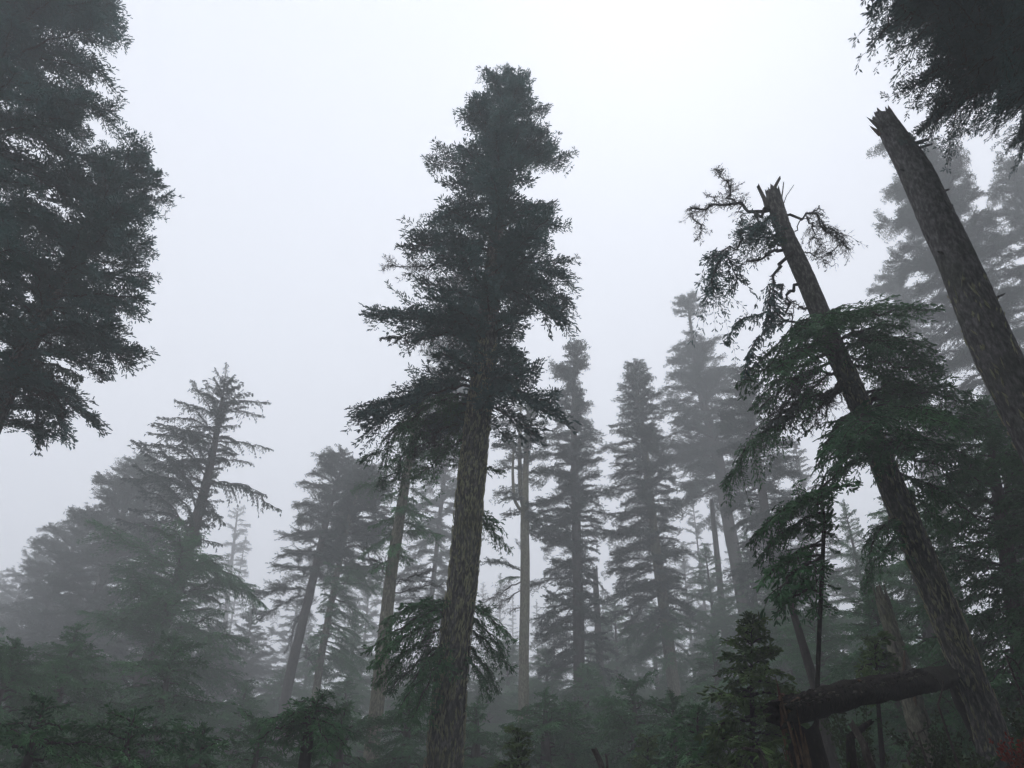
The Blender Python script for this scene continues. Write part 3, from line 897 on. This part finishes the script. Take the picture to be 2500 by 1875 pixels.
limb([(1885, 525, 0), (1862, 545, -.3), (1850, 560, -.4), (1835, 590, -.5)], .028, 'fir', 10, needles='fir', slen=.55, fl=.09, fw=.026, sec=.045, droop=.6)
limb([(1915, 610, 0), (1880, 615, -.2), (1850, 632, -.3), (1822, 646, -.3), (1805, 640, -.3), (1790, 632, -.3)], .045, 'dead', 11, slen=.07, tuft=.6)
limb([(1905, 600, 0), (1890, 590, -.3), (1875, 600, -.5)], .03, 'hem', 12, needles='hem', slen=.4)
limb([(1930, 633, 0), (1893, 645, -.1), (1889, 660, -.1), (1892, 690, -.1), (1902, 706, -.1), (1924, 736, -.1), (1936, 795, 0)], .05, 'dead', 13, slen=.05, tuft=.3)
limb([(1890, 685, -.1), (1882, 700, -.2), (1880, 740, -.3), (1872, 800, -.3)], .022, 'sparse', 14, slen=.28, needles='fir')
limb([(1893, 690, -.1), (1888, 720, -.3), (1890, 770, -.4)], .02, 'sparse', 15, slen=.3, needles='fir')
limb([(1955, 694, 0), (1922, 706, -.1), (1926, 738, -.1), (1934, 780, 0), (1945, 830, 0)], .045, 'dead', 16, slen=.06)
limb([(1990, 760, 0), (1960, 752, -.1), (1930, 738, -.2)], .04, 'dead', 17, slen=.12)
limb([(1960, 800, -.2), (1900, 770, -.3), (1850, 765, -.4), (1800, 785, -.4), (1768, 840, -.4)], .028, 'sparse', 18, slen=.16, needles='fir')
limb([(1925, 780, -.2), (1880, 800, -.4), (1840, 830, -.5), (1820, 900, -.5)], .022, 'sparse', 19, slen=.2, needles='fir')
limb([(1915, 528, 0), (1941, 523, -.1), (1958, 532, -.1), (1979, 515, -.2), (2010, 545, -.2), (2034, 585, -.2), (2030, 650, -.2)], .04, 'dead', 20, slen=.22, droop=1.0)
limb([(1970, 530, -.1), (1985, 550, -.2), (1998, 600, -.2), (1980, 620, -.2)], .022, 'dead', 21, slen=.3, droop=1.0)
limb([(2005, 540, -.2), (2030, 560, -.2), (2055, 590, -.1), (2062, 620, 0)], .02, 'dead', 22, slen=.34, droop=.8)
limb([(1985, 517, -.2), (2000, 508, -.2), (2016, 520, -.2)], .014, 'dead', 23, slen=.1)
limb([(1940, 565, 0), (1950, 545, -.1), (1980, 530, -.2), (2017, 524, -.2)], .014, 'dead', 24, slen=.06)
limb([(1965, 615, 0), (1985, 625, -.1), (2015, 612, -.1)], .02, 'dead', 25, slen=.2, droop=.4)
for sd_, a_ in enumerate([[(1872, 505, -.1), (1866, 485, -.15), (1851, 455, -.2)], [(1889, 475, 0), (1891, 458, 0), (1903, 436, 0)], [(1908, 485, 0), (1911, 465, 0), (1913, 446, 0)],
                          [(1914, 495, 0), (1920, 478, .1), (1938, 452, .2)]]):
    g = Geo()
    P = np.array([at(x, y, BT_D + d) for x, y, d in a_]) - bt_base
    r_ = [.07, .06, .022, .014][sd_]
    P, _ = resample(P, 6)
    tube(g, P, np.linspace(r_, r_ * .7, 6), 7, 0, True, True, None, .12, np.random.default_rng(sd_))
    link('broken_stub', g.mesh('broken_stub', [M['grey_wood']]), bt_tr)

# ------------------------------------------------------------------ near dark trees on the right
tree('hemlock_tree', 'dark bushy hemlock filling the right edge behind the broken-topped tree', 18,
     [(2540, 1875, 60), (2450, 1300, 34), (2405, 985, 4)],
     [(980, 2370, 2430), (1030, 2330, 2460), (1100, 2270, 2520), (1250, 2240, 2580), (1450, 2230, 2620), (1700, 2220, 2640), (1900, 2210, 2660)],
     'hem', .085, 71, (15, -16), gap=.2, rlen=(.7, 1.08))
tree('hemlock_tree', 'dark hemlock cut off by the right edge, boughs below the bare leaning trunk', 16,
     [(2700, 1875, 60), (2620, 1400, 40), (2560, 1060, 4)],
     [(1050, 2520, 2600), (1100, 2450, 2640), (1200, 2420, 2700), (1400, 2400, 2740), (1700, 2380, 2760), (1900, 2380, 2780)],
     'hem', .10, 72, (15, -16), gap=.2)
tree('hemlock_tree', 'deep-shaded bushy hemlock behind the trunk of the broken-topped tree', 24,
     [(2330, 1875, 44), (2260, 1500, 30), (2190, 1195, 4)],
     [(1190, 2160, 2220), (1260, 2110, 2280), (1400, 2070, 2340), (1600, 2040, 2400), (1880, 2020, 2440)],
     'hem', .12, 73, (15, -16), gap=.2)
tree('hemlock_sapling', 'thin-stemmed young hemlock with drooping one-sided dark boughs left of broken-topped trunk', 12.5,
     [(1992, 1875, 12), (1998, 1600, 11), (2008, 1380, 10), (2012, 1270, 9), (2004, 1195, 4)],
     [(1185, 1960, 2030), (1215, 1900, 2060), (1260, 1880, 2040), (1330, 1860, 2035), (1420, 1870, 2030), (1500, 1900, 2025)],
     'hem', .13, 74, (5, -22), 'log_bark', 10, gap=.4,
     extras=[(1215, 1835, 1320, 0, 'hem'), (1220, 1870, 1290, -.5, 'hem'), (1250, 1850, 1370, .4, 'hem'), (1210, 2090, 1185, 0, 'hem'), (1330, 1865, 1420, 0, 'hem'), (1360, 1905, 1480, -.3, 'hem'), (1390, 1900, 1505, .3, 'hem'), (1205, 1935, 1240, -.3, 'hem')])
tree('fir_sapling', 'bright green young fir, pyramid-shaped, left of the fallen log', 13.5,
     [(1838, 1900, 16), (1836, 1700, 10), (1834, 1525, 2)],
     [(1520, 1815, 1850), (1570, 1790, 1885), (1630, 1755, 1930), (1700, 1720, 1975), (1780, 1690, 1990), (1850, 1670, 1990), (1900, 1660, 1990)],
     'young', .05, 75, (25, -20), 'log_bark', 10, gap=.12, rlen=(.7, 1.1))
tree('fir_sapling', 'small bright green young fir clump above the fallen log', 15,
     [(2150, 1800, 12), (2140, 1640, 8), (2135, 1560, 2)],
     [(1555, 2120, 2150), (1590, 2095, 2190), (1640, 2090, 2210), (1700, 2080, 2220)],
     'young', .06, 76, (25, -20), 'log_bark', 8, gap=.1)
tree('fir_sapling', 'low umbrella-shaped dark green hemlock sapling with short trunk at lower left', 17,
     [(742, 1875, 30), (752, 1800, 28), (764, 1740, 18), (772, 1712, 4)],
     [(1708, 740, 810), (1722, 690, 845), (1750, 650, 858), (1785, 640, 860)],
     'hem', .045, 77, (14, -22), 'log_bark', 12, gap=.1, extras=[(1750, 625, 1815, 0, 'hem'), (1755, 860, 1800, 0, 'hem'), (1740, 650, 1775, -.6, 'hem'), (1745, 800, 1850, -.5, 'hem'), (1745, 700, 1830, .5, 'hem')])
tree('fir_sapling', 'little fir sapling in front of the forked fir, only its tip in view', 16,
     [(1262, 1960, 12), (1264, 1880, 8), (1266, 1795, 2)],
     [(1790, 1255, 1278), (1820, 1240, 1295), (1850, 1222, 1310), (1880, 1210, 1320), (1950, 1195, 1335)],
     'young', .055, 78, (30, -16), 'log_bark', 8, gap=.4, rlen=(.4, 1.25))
tree('fir_sapling', 'small bushy young fir between straight grey firs at the bottom edge', 20,
     [(1578, 1960, 14), (1580, 1880, 8), (1582, 1808, 2)],
     [(1800, 1570, 1594), (1840, 1545, 1620), (1880, 1525, 1640), (1950, 1510, 1650)],
     'young', .06, 79, (30, -16), 'log_bark', 8, gap=.2)

# ------------------------------------------------------------------ filling trees, each with its own place
FILL = [  # apex x, apex y, distance, half width (m), base lean, kind, label
    (1180, 1425, 92, 2.6, -8, 'firgrey', 'faint far spire left of two others, seen right of the tallest trunk'),
    (1222, 1405, 86, 3.0, -3, 'firgrey', 'faint far conical fir, broadest of three beside the forked fir'),
    (1252, 1452, 96, 2.2, 0, 'firgrey', 'faint tiny pointed fir touching the forked fir trunk'),
    (1310, 1470, 90, 2.6, 4, 'firgrey', 'faint far fir right of the forked trunk'),
    (1045, 1430, 84, 3.2, -14, 'firgrey', 'faint far fir low behind the tallest trunk on its left'),
    (980, 1420, 88, 3.0, -16, 'firgrey', 'faint far fir beyond the lichen-yellowed trunk'),
    (1500, 1470, 46, 3.4, 10, 'hem', 'dark misty hemlock right behind the thin broken trunk'),
    (1335, 1590, 40, 3.2, 4, 'hem', 'low shadowy hemlock between forked fir and straight grey fir'),
    (1190, 1640, 42, 3.6, -4, 'hem', 'shadowy young hemlock right of the tallest trunk base'),
    (1020, 1650, 40, 3.4, -16, 'hem', 'shadowy young hemlock left of the tallest trunk base'),
    (1590, 1480, 48, 3.6, 16, 'hem', 'misty hemlock behind the second grey spire'),
    (1720, 1330, 42, 3.6, 26, 'hem', 'misty green hemlock under the tall tufted fir'),
    (1690, 1215, 60, 2.8, 24, 'firgrey', 'pale feathery fir in the gap under the tall tufted fir'),
    (1940, 1080, 46, 3.8, 42, 'firgrey', 'foggy brown-grey fir behind the broken-topped trunk, upper'),
    (2060, 1230, 33, 3.2, 48, 'hem', 'dim hemlock in the gap left of the broken-topped trunk'),
    (1900, 1400, 30, 3.0, 34, 'hem', 'dim drooping hemlock behind the thin-stemmed sapling'),
    (1740, 1560, 30, 2.8, 22, 'hem', 'shaded hemlock left of the bright young fir'),
    (620, 1480, 52, 3.2, -38, 'firgrey', 'grey fir low left of the slanting bare trunk'),
    (540, 1520, 44, 3.2, -40, 'firgrey', 'grey fir under the right side of the spiky hemlock'),
    (600, 1310, 82, 3.2, -36, 'firgrey', 'ghostly fir tip beside small open-branched fir'),
    (870, 1500, 44, 3.0, -24, 'hem', 'misty green hemlock left of the lichen-yellowed trunk'),
    (960, 1600, 48, 3.0, -20, 'hem', 'misty hemlock right behind the lichen-yellowed trunk'),
    (850, 1650, 34, 2.4, -24, 'hem', 'shadowy small hemlock above the umbrella sapling, right'),
    (600, 1680, 32, 2.8, -38, 'hem', 'shadowy hemlock left of the umbrella sapling'),
    (430, 1560, 25, 2.6, -46, 'hem', 'green-tinged hemlock at foot of spiky hemlock, right of its trunk'),
    (190, 1530, 25, 3.0, -58, 'hem', 'green-tinged hemlock left of the spiky hemlock trunk'),
    (40, 1570, 23, 3.0, -68, 'hem', 'green hemlock at the left edge below the foggy crowns'),
    (-60, 1480, 30, 3.2, -74, 'hem', 'misty green hemlock half outside the left edge'),
    (110, 1715, 15, 2.2, -62, 'hem', 'darkest green young hemlock in the lower left corner'),
    (330, 1740, 16, 2.2, -52, 'hem', 'dark young hemlock along the bottom edge, second from left corner'),
    (500, 1780, 19, 2.0, -42, 'hem', 'dark young hemlock along the bottom edge left of umbrella sapling'),
    (1480, 1690, 29, 2.4, 10, 'hem', 'dark low hemlock at the foot of the thin broken trunk'),
    (1390, 1720, 26, 2.0, 6, 'hem', 'dark low hemlock in front of the straight grey fir'),
    (1700, 1740, 18, 2.0, 20, 'hem', 'dark low hemlock at the bottom between grey spire and bright young fir'),
    (1110, 1760, 30, 2.4, -8, 'hem', 'dark low hemlock hidden behind the tallest trunk base'),
    (1250, 1640, 52, 3.4, 0, 'hem', 'dim hemlock deep in the mist behind the forked trunk, low'),
    (1440, 1560, 54, 3.4, 6, 'hem', 'dim hemlock deep in the mist right of the straight grey fir'),
    (760, 1560, 50, 3.4, -30, 'hem', 'dim hemlock deep in the mist behind the slanting bare trunk'),
    (690, 1640, 44, 3.2, -34, 'hem', 'dim hemlock low behind the umbrella sapling'),
    (320, 1500, 46, 3.6, -52, 'firgrey', 'grey fir low behind the spiky hemlock trunk'),
    (1640, 1600, 40, 3.2, 18, 'hem', 'dim hemlock behind the base of the second grey spire'),
    (1820, 1300, 38, 3.2, 32, 'hem', 'dim green hemlock behind the thin-stemmed sapling crown'),
    (1980, 1480, 26, 2.8, 40, 'hem', 'dark hemlock behind the slim pale bare trunk'),
    (2120, 1420, 22, 2.6, 50, 'hem', 'dark hemlock behind the shattered reddish snag'),
    (1105, 1480, 66, 4.2, -8, 'firgrey', 'broad misty fir low behind the tallest trunk, right of it'),
    (1350, 1450, 64, 4.0, 4, 'firgrey', 'broad misty fir in the gap left of the straight grey fir trunk'),
    (1470, 1440, 70, 4.4, 9, 'firgrey', 'broad misty fir behind the thin broken trunk, farther back'),
    (1545, 1400, 62, 4.2, 13, 'firgrey', 'broad misty fir left of the second grey spire trunk'),
    (1665, 1330, 64, 4.4, 20, 'firgrey', 'broad misty fir between second grey spire and tall tufted fir'),
    (1790, 1260, 62, 4.4, 26, 'firgrey', 'broad misty fir right of the tall tufted fir trunk'),
    (730, 1440, 66, 4.2, -30, 'firgrey', 'broad misty fir in the gap right of the slanting bare trunk'),
    (905, 1400, 66, 4.2, -20, 'firgrey', 'broad misty fir in the gap left of the lichen-yellowed trunk'),
    (480, 1430, 62, 4.4, -42, 'firgrey', 'broad misty fir right behind the spiky hemlock trunk'),
    (1880, 1180, 58, 4.4, 30, 'firgrey', 'broad misty fir left of the broken-topped trunk'),
    (1000, 1700, 24, 2.2, -16, 'hem', 'dusky young hemlock between the lichen-yellowed trunk and the tallest trunk, at the bottom'),
    (1165, 1715, 25, 2.4, -6, 'hem', 'dusky young hemlock at the bottom just right of the tallest trunk'),
    (1330, 1690, 25, 2.4, 4, 'hem', 'dusky young hemlock at the bottom right of the forked trunk'),
    (1545, 1670, 25, 2.6, 12, 'hem', 'dusky young hemlock at the bottom left of the second grey spire'),
    (1640, 1700, 22, 2.2, 18, 'hem', 'dusky young hemlock at the bottom left of the bright young fir'),
    (840, 1730, 23, 2.2, -26, 'hem', 'dusky young hemlock at the bottom between umbrella sapling and lichen-yellowed trunk'),
    (640, 1760, 22, 2.2, -36, 'hem', 'dusky young hemlock peeking out left below the umbrella sapling'),
    (1430, 1640, 32, 3.0, 8, 'hem', 'dusky hemlock behind the short pale snapped stick'),
    (1080, 1600, 44, 3.6, -10, 'hem', 'dusky hemlock right behind the low boughs of the tallest fir'),
    (1240, 1560, 48, 3.8, 0, 'hem', 'dusky hemlock behind the forked trunk, half way up'),
    (2330, 1560, 20, 2.4, 60, 'hem', 'nearly black hemlock right behind the base of the leaning broken-topped trunk'),
]
for i, (ax_, ay_, D_, hw, ln, kd, lb) in enumerate(FILL):
    m_ = mpp(at(ax_, ay_, D_))
    pw = hw * 1.25 / m_
    by = 1930
    bx = ax_ + ln * (by - ay_) / 210.0
    rows = []
    for u in np.linspace(0, 1, 7):
        y_ = ay_ - 4 + (by - ay_) * u
        xc = ax_ + (bx - ax_) * u
        hwp = pw * min(1, (.06 + u * (1.5 if by - ay_ > 250 else 1.15))) * (.9 + .2 * math.sin(i * 2.1 + u * 9))
        rows.append((y_, xc - hwp, xc + hwp))
    wb = .42 / mpp(at(bx, by, D_)) if D_ > 22 else .22 / mpp(at(bx, by, D_))
    hgt = at(0, ay_, D_)[2] - at(0, by, D_)[2]
    stp = max(.085, hgt / (75 if D_ < 60 else 48))
    tree('fir_tree' if kd == 'firgrey' else 'hemlock_tree', lb, D_, [(bx, by, wb), ((ax_ + bx) / 2, (ay_ + by) / 2, wb * .6), (ax_, ay_, 2)], rows, kd, stp, 200 + i, (26, -16), gap=.2, sides=8)

# ------------------------------------------------------------------ bare slim trunk, shattered snag
tree('snag', 'slim pale bare trunk leaning left behind the fallen log', 19,
     [(2010, 1760, 26), (1995, 1690, 24), (1965, 1590, 21), (1938, 1500, 17), (1925, 1450, 12)], [], barkm='far_bark', sides=14, jag=.15, cat='dead tree')


def add_piece(parent, name, pts, rad, mat, base, n=10, seed=1, jag=0.0, amp=.06):
    g = Geo()
    P, L = resample(np.array(pts), max(5, int(np.linalg.norm(np.array(pts[-1]) - np.array(pts[0])) / .12)))
    rng = np.random.default_rng(seed)
    rr = np.interp(np.linspace(0, 1, len(P)), np.linspace(0, 1, len(rad)), rad)
    disp = np.array([[amp * 1.6 * mnoise.noise(Vector((math.cos(6.283 * q_ / n) * 2.2 + seed, math.sin(6.283 * q_ / n) * 2.2, p_ * .45))) for q_ in range(n)] for p_ in range(len(P))]) + amp * .4 * np.sin(np.linspace(0, 6.28, n, endpoint=False) * 3 + seed)[None, :]
    tube(g, P - base, rr, n, 0, True, True, disp, jag, rng)
    return link(name, g.mesh(name, [M[mat]]), parent)


def splinter(parent, p, d, l, wd, mat, base, name='splinter'):
    d = norm(d)
    a = norm(np.cross(d, [.3, 1, .2])); b = np.cross(d, a)
    p = np.asarray(p) - base
    v = [p + a * wd - b * wd * .4, p - a * wd - b * wd * .4, p + b * wd * .7, p + d * l * .55 + a * wd * .7, p + d * l * .5 - a * wd * .6, p + d * l * .6 + b * wd * .5, p + d * l]
    f = [[0, 2, 1], [0, 1, 4], [0, 4, 3], [1, 2, 5], [1, 5, 4], [2, 0, 3], [2, 3, 5], [3, 4, 6], [4, 5, 6], [5, 3, 6]]
    g = Geo(); g.add(v, f)
    return link(name, g.mesh(name, [M[mat]]), parent)


# torn top and dead stubs of the thick bare snag
sr, sb, sC, sR, s_tr = snag_t
top_p = sC[-1]
for dx_, dy_, l_, w_, m_ in ((-.30, -.12, .55, .07, 'grey_wood'), (-.26, .05, .42, .06, 'wood'), (-.12, -.2, .62, .10, 'snag_bark'), (.08, -.16, .58, .13, 'snag_bark'), (.16, .1, .45, .10, 'snag_bark'), (-.34, -.02, .28, .04, 'wood')):
    splinter(s_tr, top_p + np.array([dx_ * .9, dy_, -.56]), [-.35 + dx_ * .6, 0, 1], l_, w_, m_, sb)
for py_, dv_, l_, r_ in ((365, (1, -.2, .35), .34, .05), (375, (1, -.4, .1), .26, .035), (490, (1, -.3, .5), .16, .03), (430, (-1, -.3, .2), .10, .02), (640, (-1, -.4, .3), .12, .025), (760, (1, -.5, .5), .2, .03), (560, (.1, -1, .4), .18, .03)):
    z_ = at(0, py_, 11.5)[2]
    c_ = np.array([np.interp(z_, sC[:, 2], sC[:, 0]), 11.5, z_])
    rr_ = float(np.interp(z_, sC[:, 2], sR))
    dv_ = norm(dv_)
    g = Geo()
    P = np.array([c_ + dv_ * rr_ * .7, c_ + dv_ * (rr_ + l_ * .5) + [0, 0, .02], c_ + dv_ * (rr_ + l_)]) - sb
    tube(g, P, [r_ * 1.5, r_, r_ * .6], 7, 0, True, True, None, .06, np.random.default_rng(int(py_)))
    link('broken_stub', g.mesh('broken_stub', [M['snag_bark']]), s_tr)

# shattered reddish snag
b0 = at(2225, 1700, 19.5); b0[2] = ground(b0[0], 19.5)
sn = link('snag', None, None, b0); tag(sn, 'short shattered snag showing reddish torn wood, above the fallen log', 'dead tree')
tpt = at(2160, 1480, 19.5)
add_piece(sn, 'trunk', [b0 - [0, 0, .3], (b0 + tpt) / 2, tpt], [.30, .24, .17], 'lichen_bark', b0, 18, 4, .7, .12)
rng = np.random.default_rng(8)
for k in range(9):
    u = rng.uniform(.25, 1)
    p = b0 + (tpt - b0) * u + np.array([rng.uniform(-.2, .15), -.2, 0])
    splinter(sn, p, [rng.normal(0, .15), rng.normal(-.1, .1), 1], rng.uniform(.3, .9), .05, 'wood' if k % 2 else 'grey_wood', b0)

# ------------------------------------------------------------------ snapped stump and the log that lies on it
SD = 10.0
s_top = at(1952, 1765, SD)
s_base = np.array([s_top[0] + .05, SD, ground(s_top[0], SD)])
st = link('stump', None, None, s_base)
tag(st, 'tall snapped stump with torn orange wood propping up the fallen log', 'stump')
add_piece(st, 'trunk', [s_base - [0, 0, .3], s_base + [0, 0, .6], s_top - [0, 0, .12]], [.30, .23, .21], 'log_bark', s_base, 22, 2, .18, .05)
rng = np.random.default_rng(3)
for k in range(10):
    a = rng.uniform(2.6, 4.6)
    p = s_top + np.array([math.cos(a) * .21, math.sin(a) * .21, rng.uniform(-1.1, -.35)])
    splinter(st, p, [rng.normal(-.05, .05), rng.normal(-.03, .05), 1], rng.uniform(.5, 1.15), rng.uniform(.02, .05), 'wood', s_base)
l0 = at(1915, 1752, SD); l1 = at(2225, 1668, SD + 2.6); l2 = at(2330, 1650, SD + 5.6)
l0[2] += .04
l3 = l2 + norm(l2 - l1) * [1, 1, 0] * 1.5
l3[2] = ground(l3[0], l3[1]) + .05
lb = l0.copy()
lg = link('fallen_log', None, None, lb)
tag(lg, 'dark fallen log sloping up to the right from its snapped stump', 'log')
add_piece(lg, 'trunk', [l3, l2, l1, (l0 + l1) / 2 + [0, 0, .05], l0], [.21, .20, .19, .18, .165], 'log_bark', lb, 30, 5, .3, .13)
rng = np.random.default_rng(5)
for k in range(14):
    u = rng.uniform(-.02, .10) if k < 9 else rng.uniform(.1, 1)
    p = l0 + (l1 - l0) * u + np.array([rng.normal(0, .05), -.08 - rng.random() * .08, rng.uniform(.02, .19)])
    d = (l0 - l1) if k < 9 else (l1 - l0)
    splinter(lg, p, norm(d) + rng.normal(0, .18, 3), rng.uniform(.12, .4), rng.uniform(.012, .03), 'wood' if k % 3 else 'grey_wood', lb)
# bark scales along the top of the log
g = Geo()
ld = norm(l1 - l0)
for k in range(620):
    u = rng.uniform(-.03, 1.1)
    c = l0 + (l1 - l0) * u - lb
    a = rng.uniform(.2, 2.9)
    sdv = norm(np.cross(ld, [0, 0, 1]))
    nrm = math.cos(a) * sdv + math.sin(a) * np.array([0, 0, 1.0])
    tv = norm(np.cross(ld, nrm))
    l, wd = rng.uniform(.03, .10), rng.uniform(.012, .03)
    p = c + nrm * rng.uniform(.17, .20)
    v = [p - ld * l, p + tv * wd, p + ld * l + nrm * .02, p - tv * wd, p + nrm * rng.uniform(.012, .03)]
    g.add(v, [[0, 1, 4], [1, 2, 4], [2, 3, 4], [3, 0, 4], [0, 2, 1], [0, 3, 2]], int(rng.random() < .22))
o = link('bark_flakes', g.mesh('bark_flakes', [M['log_bark'], M['grey_wood']]), lg); o['kind'] = 'stuff'
rest = at(2030, 1800, SD + .7)


def stick(label, pts, rad, mat, seed, name='broken_branch', jag=.06, cat='branch', group=None):
    b = np.array(pts[0])
    ro = add_piece(None, name, [np.array(p) for p in pts], rad, mat, b, 9, seed, jag)
    ro.location = b
    tag(ro, label, cat, group)
    return ro


def gp(px, D):
    p = at(px, 1875, D)
    return np.array([p[0], D, ground(p[0], D) - .1])


stick('pale broken stick leaning under the fallen log', [gp(2150, 9.6), at(2110, 1820, 9.6), at(2080, 1768, 9.7)], [.06, .055, .04], 'grey_wood', 11)
stick('dark torn piece of wood leaning up below the fallen log', [gp(2030, 10.6), at(2075, 1800, 10.7), at(2125, 1762, 10.8)], [.11, .09, .03], 'log_bark', 12, 'wood_slab', .1, 'wood')
stick('crooked pale-tipped broken branch stub left of the stump', [gp(1880, 9.8), at(1868, 1865, 9.8), at(1855, 1835, 9.8), at(1822, 1828, 9.8)], [.07, .06, .045, .02], 'grey_wood', 13)
stick('short pale snapped stick poking up at the bottom edge right of the straight grey fir', [gp(1482, 14), at(1468, 1865, 14), at(1452, 1832, 14)], [.06, .06, .05], 'grey_wood', 14)
stick('small second stub beside the short pale snapped stick', [gp(1484, 14.1), at(1482, 1860, 14.1), at(1480, 1846, 14.1)], [.05, .04, .02], 'grey_wood', 15)

# forked twigs lying on the dark bank
for k, (x, y, dx, dy) in enumerate([(2215, 1845, 30, -40), (2290, 1720, 12, -60), (2455, 1600, 40, 45), (2240, 1790, 40, -14)]):
    D_ = 9.5 + k * .5
    p0, p1 = at(x, y, D_), at(x + dx, y + dy, D_ + .2)
    g = Geo()
    foot = np.array([p0[0] - .05, p0[1], ground(p0[0], p0[1]) - .03])
    P, _ = resample(np.array([p0, (p0 + p1) / 2 + [.04, 0, .04], p1]), 7)
    tube(g, np.array([foot, (foot + p0) / 2 + [.05, 0, 0], p0]) - p0, [.018, .016, .014], 5, 0)
    tube(g, P - p0, np.linspace(.014, .006, 7), 5, 0)
    for q in (2, 4):
        e = P[q] + norm((p1 - p0)[[2, 1, 0]] * [1, 1, -1]) * .25 * (1 if q == 2 else -1)
        tube(g, np.array([P[q], (P[q] + e) / 2 + [.01, 0, .02], e]) - p0, [.008, .006, .004], 4, 0)
    o = link('twig', g.mesh('twig', [M['grey_wood']]), None, p0)
    tag(o, ['pale forked dead twig low on the dark bank right of the stump', 'pale thin dead twig in front of the right end of the fallen log',
            'pale crooked twig at the right edge in deep shade', 'pale side-bent twig just below the middle of the fallen log'][k], 'twig')

# ------------------------------------------------------------------ shrubs on the bank
def shrub(name, label, p, h, rr, mat, seed, n=600, cat='shrub', leaf=.06):
    rng = np.random.default_rng(seed)
    base = np.array(p, float)
    root = link(name, None, None, base)
    tag(root, label, cat)
    g = Geo(); fp, fd = [], []
    for k in range(22):
        a = rng.uniform(0, 6.28)
        e = np.array([math.cos(a) * rr * rng.uniform(.3, 1), math.sin(a) * rr * rng.uniform(.3, 1), h * rng.uniform(.55, 1)])
        P, _ = resample(np.array([[0, 0, -.05], e * [.4, .4, .7], e]), 6)
        tube(g, P, np.linspace(.010, .003, 6), 4, 0)
        for q in range(n // 22):
            u = rng.uniform(.25, 1)
            i = min(4, int(u * 5))
            fp.append(P[i] + (P[i + 1] - P[i]) * (u * 5 - i) + rng.normal(0, .05 * rr, 3)); fd.append(rng.normal(0, 1, 3) + [0, 0, .2])
    link('stems', g.mesh('stems', [M['limb']]), root)
    g = Geo()
    spindles(g, np.array(fp), np.array(fd), np.random.default_rng(seed).uniform(.6, 1.3, len(fp)) * leaf, leaf * .55, 0)
    link('foliage', g.mesh('foliage', [M[mat]]), root)


def on_bank(px, D, top_py):
    t = at(px, top_py, D)
    z = ground(t[0], D)
    return (t[0], D, z), max(.35, t[2] - z)


p, h = on_bank(2462, 10.2, 1800)
shrub('shrub', 'red-leaved shrub at the foot of the broken-topped tree', p, h, .24, 'red', 1, 1100, leaf=.045)
for k, (px, D_, ty, rr, lb_) in enumerate([
        (2490, 10.6, 1715, .35, 'green leafy shrub at the right edge above the red shrub'),
        (2360, 10.8, 1840, .45, 'low dark green shrub left of the red shrub'),
        (2240, 11.6, 1745, .6, 'dark green shrub under the right half of the fallen log'),
        (2060, 12.0, 1690, .5, 'dark green shrub just behind the left half of the fallen log'),
        (1905, 9.6, 1785, .16, 'small yellow-green shrub against the left side of the stump'),
        (1760, 9.8, 1850, .6, 'low dark green shrub at the bottom edge below the bright young fir'),
        (2170, 9.2, 1850, .6, 'low dark shrub at the bottom edge between stump and broken-topped trunk')]):
    p, h = on_bank(px, D_, ty)
    shrub('shrub', lb_, p, h, rr, 'fern', 20 + k, 1500)

# ------------------------------------------------------------------ fog
zt = max((o.matrix_world.translation.z for o in bpy.data.objects), default=40)
fx, y0, y1, z0, z1 = 203.0, -123.0, 218.0, -16.0, 84.0
g = Geo()
V = np.array([[x, y, z] for z in (z0, z1) for y in (y0, y1) for x in (-fx, fx)])
g.add(V, [[0, 2, 3, 1], [4, 5, 7, 6], [0, 1, 5, 4], [2, 6, 7, 3], [0, 4, 6, 2], [1, 3, 7, 5]])
hm = bpy.data.materials.new('haze_air'); hm.use_nodes = True
t = hm.node_tree
for n in list(t.nodes): t.nodes.remove(n)
mo = t.nodes.new('ShaderNodeOutputMaterial'); pv = t.nodes.new('ShaderNodeVolumePrincipled')
pv.inputs['Color'].default_value = (.985, .99, 1.0, 1)
pv.inputs['Density'].default_value = FOG_DENSITY
pv.inputs['Anisotropy'].default_value = .0
t.links.new(pv.outputs[0], mo.inputs['Volume'])
hz = link('haze', g.mesh('haze', [hm]))
hz['kind'] = 'stuff'
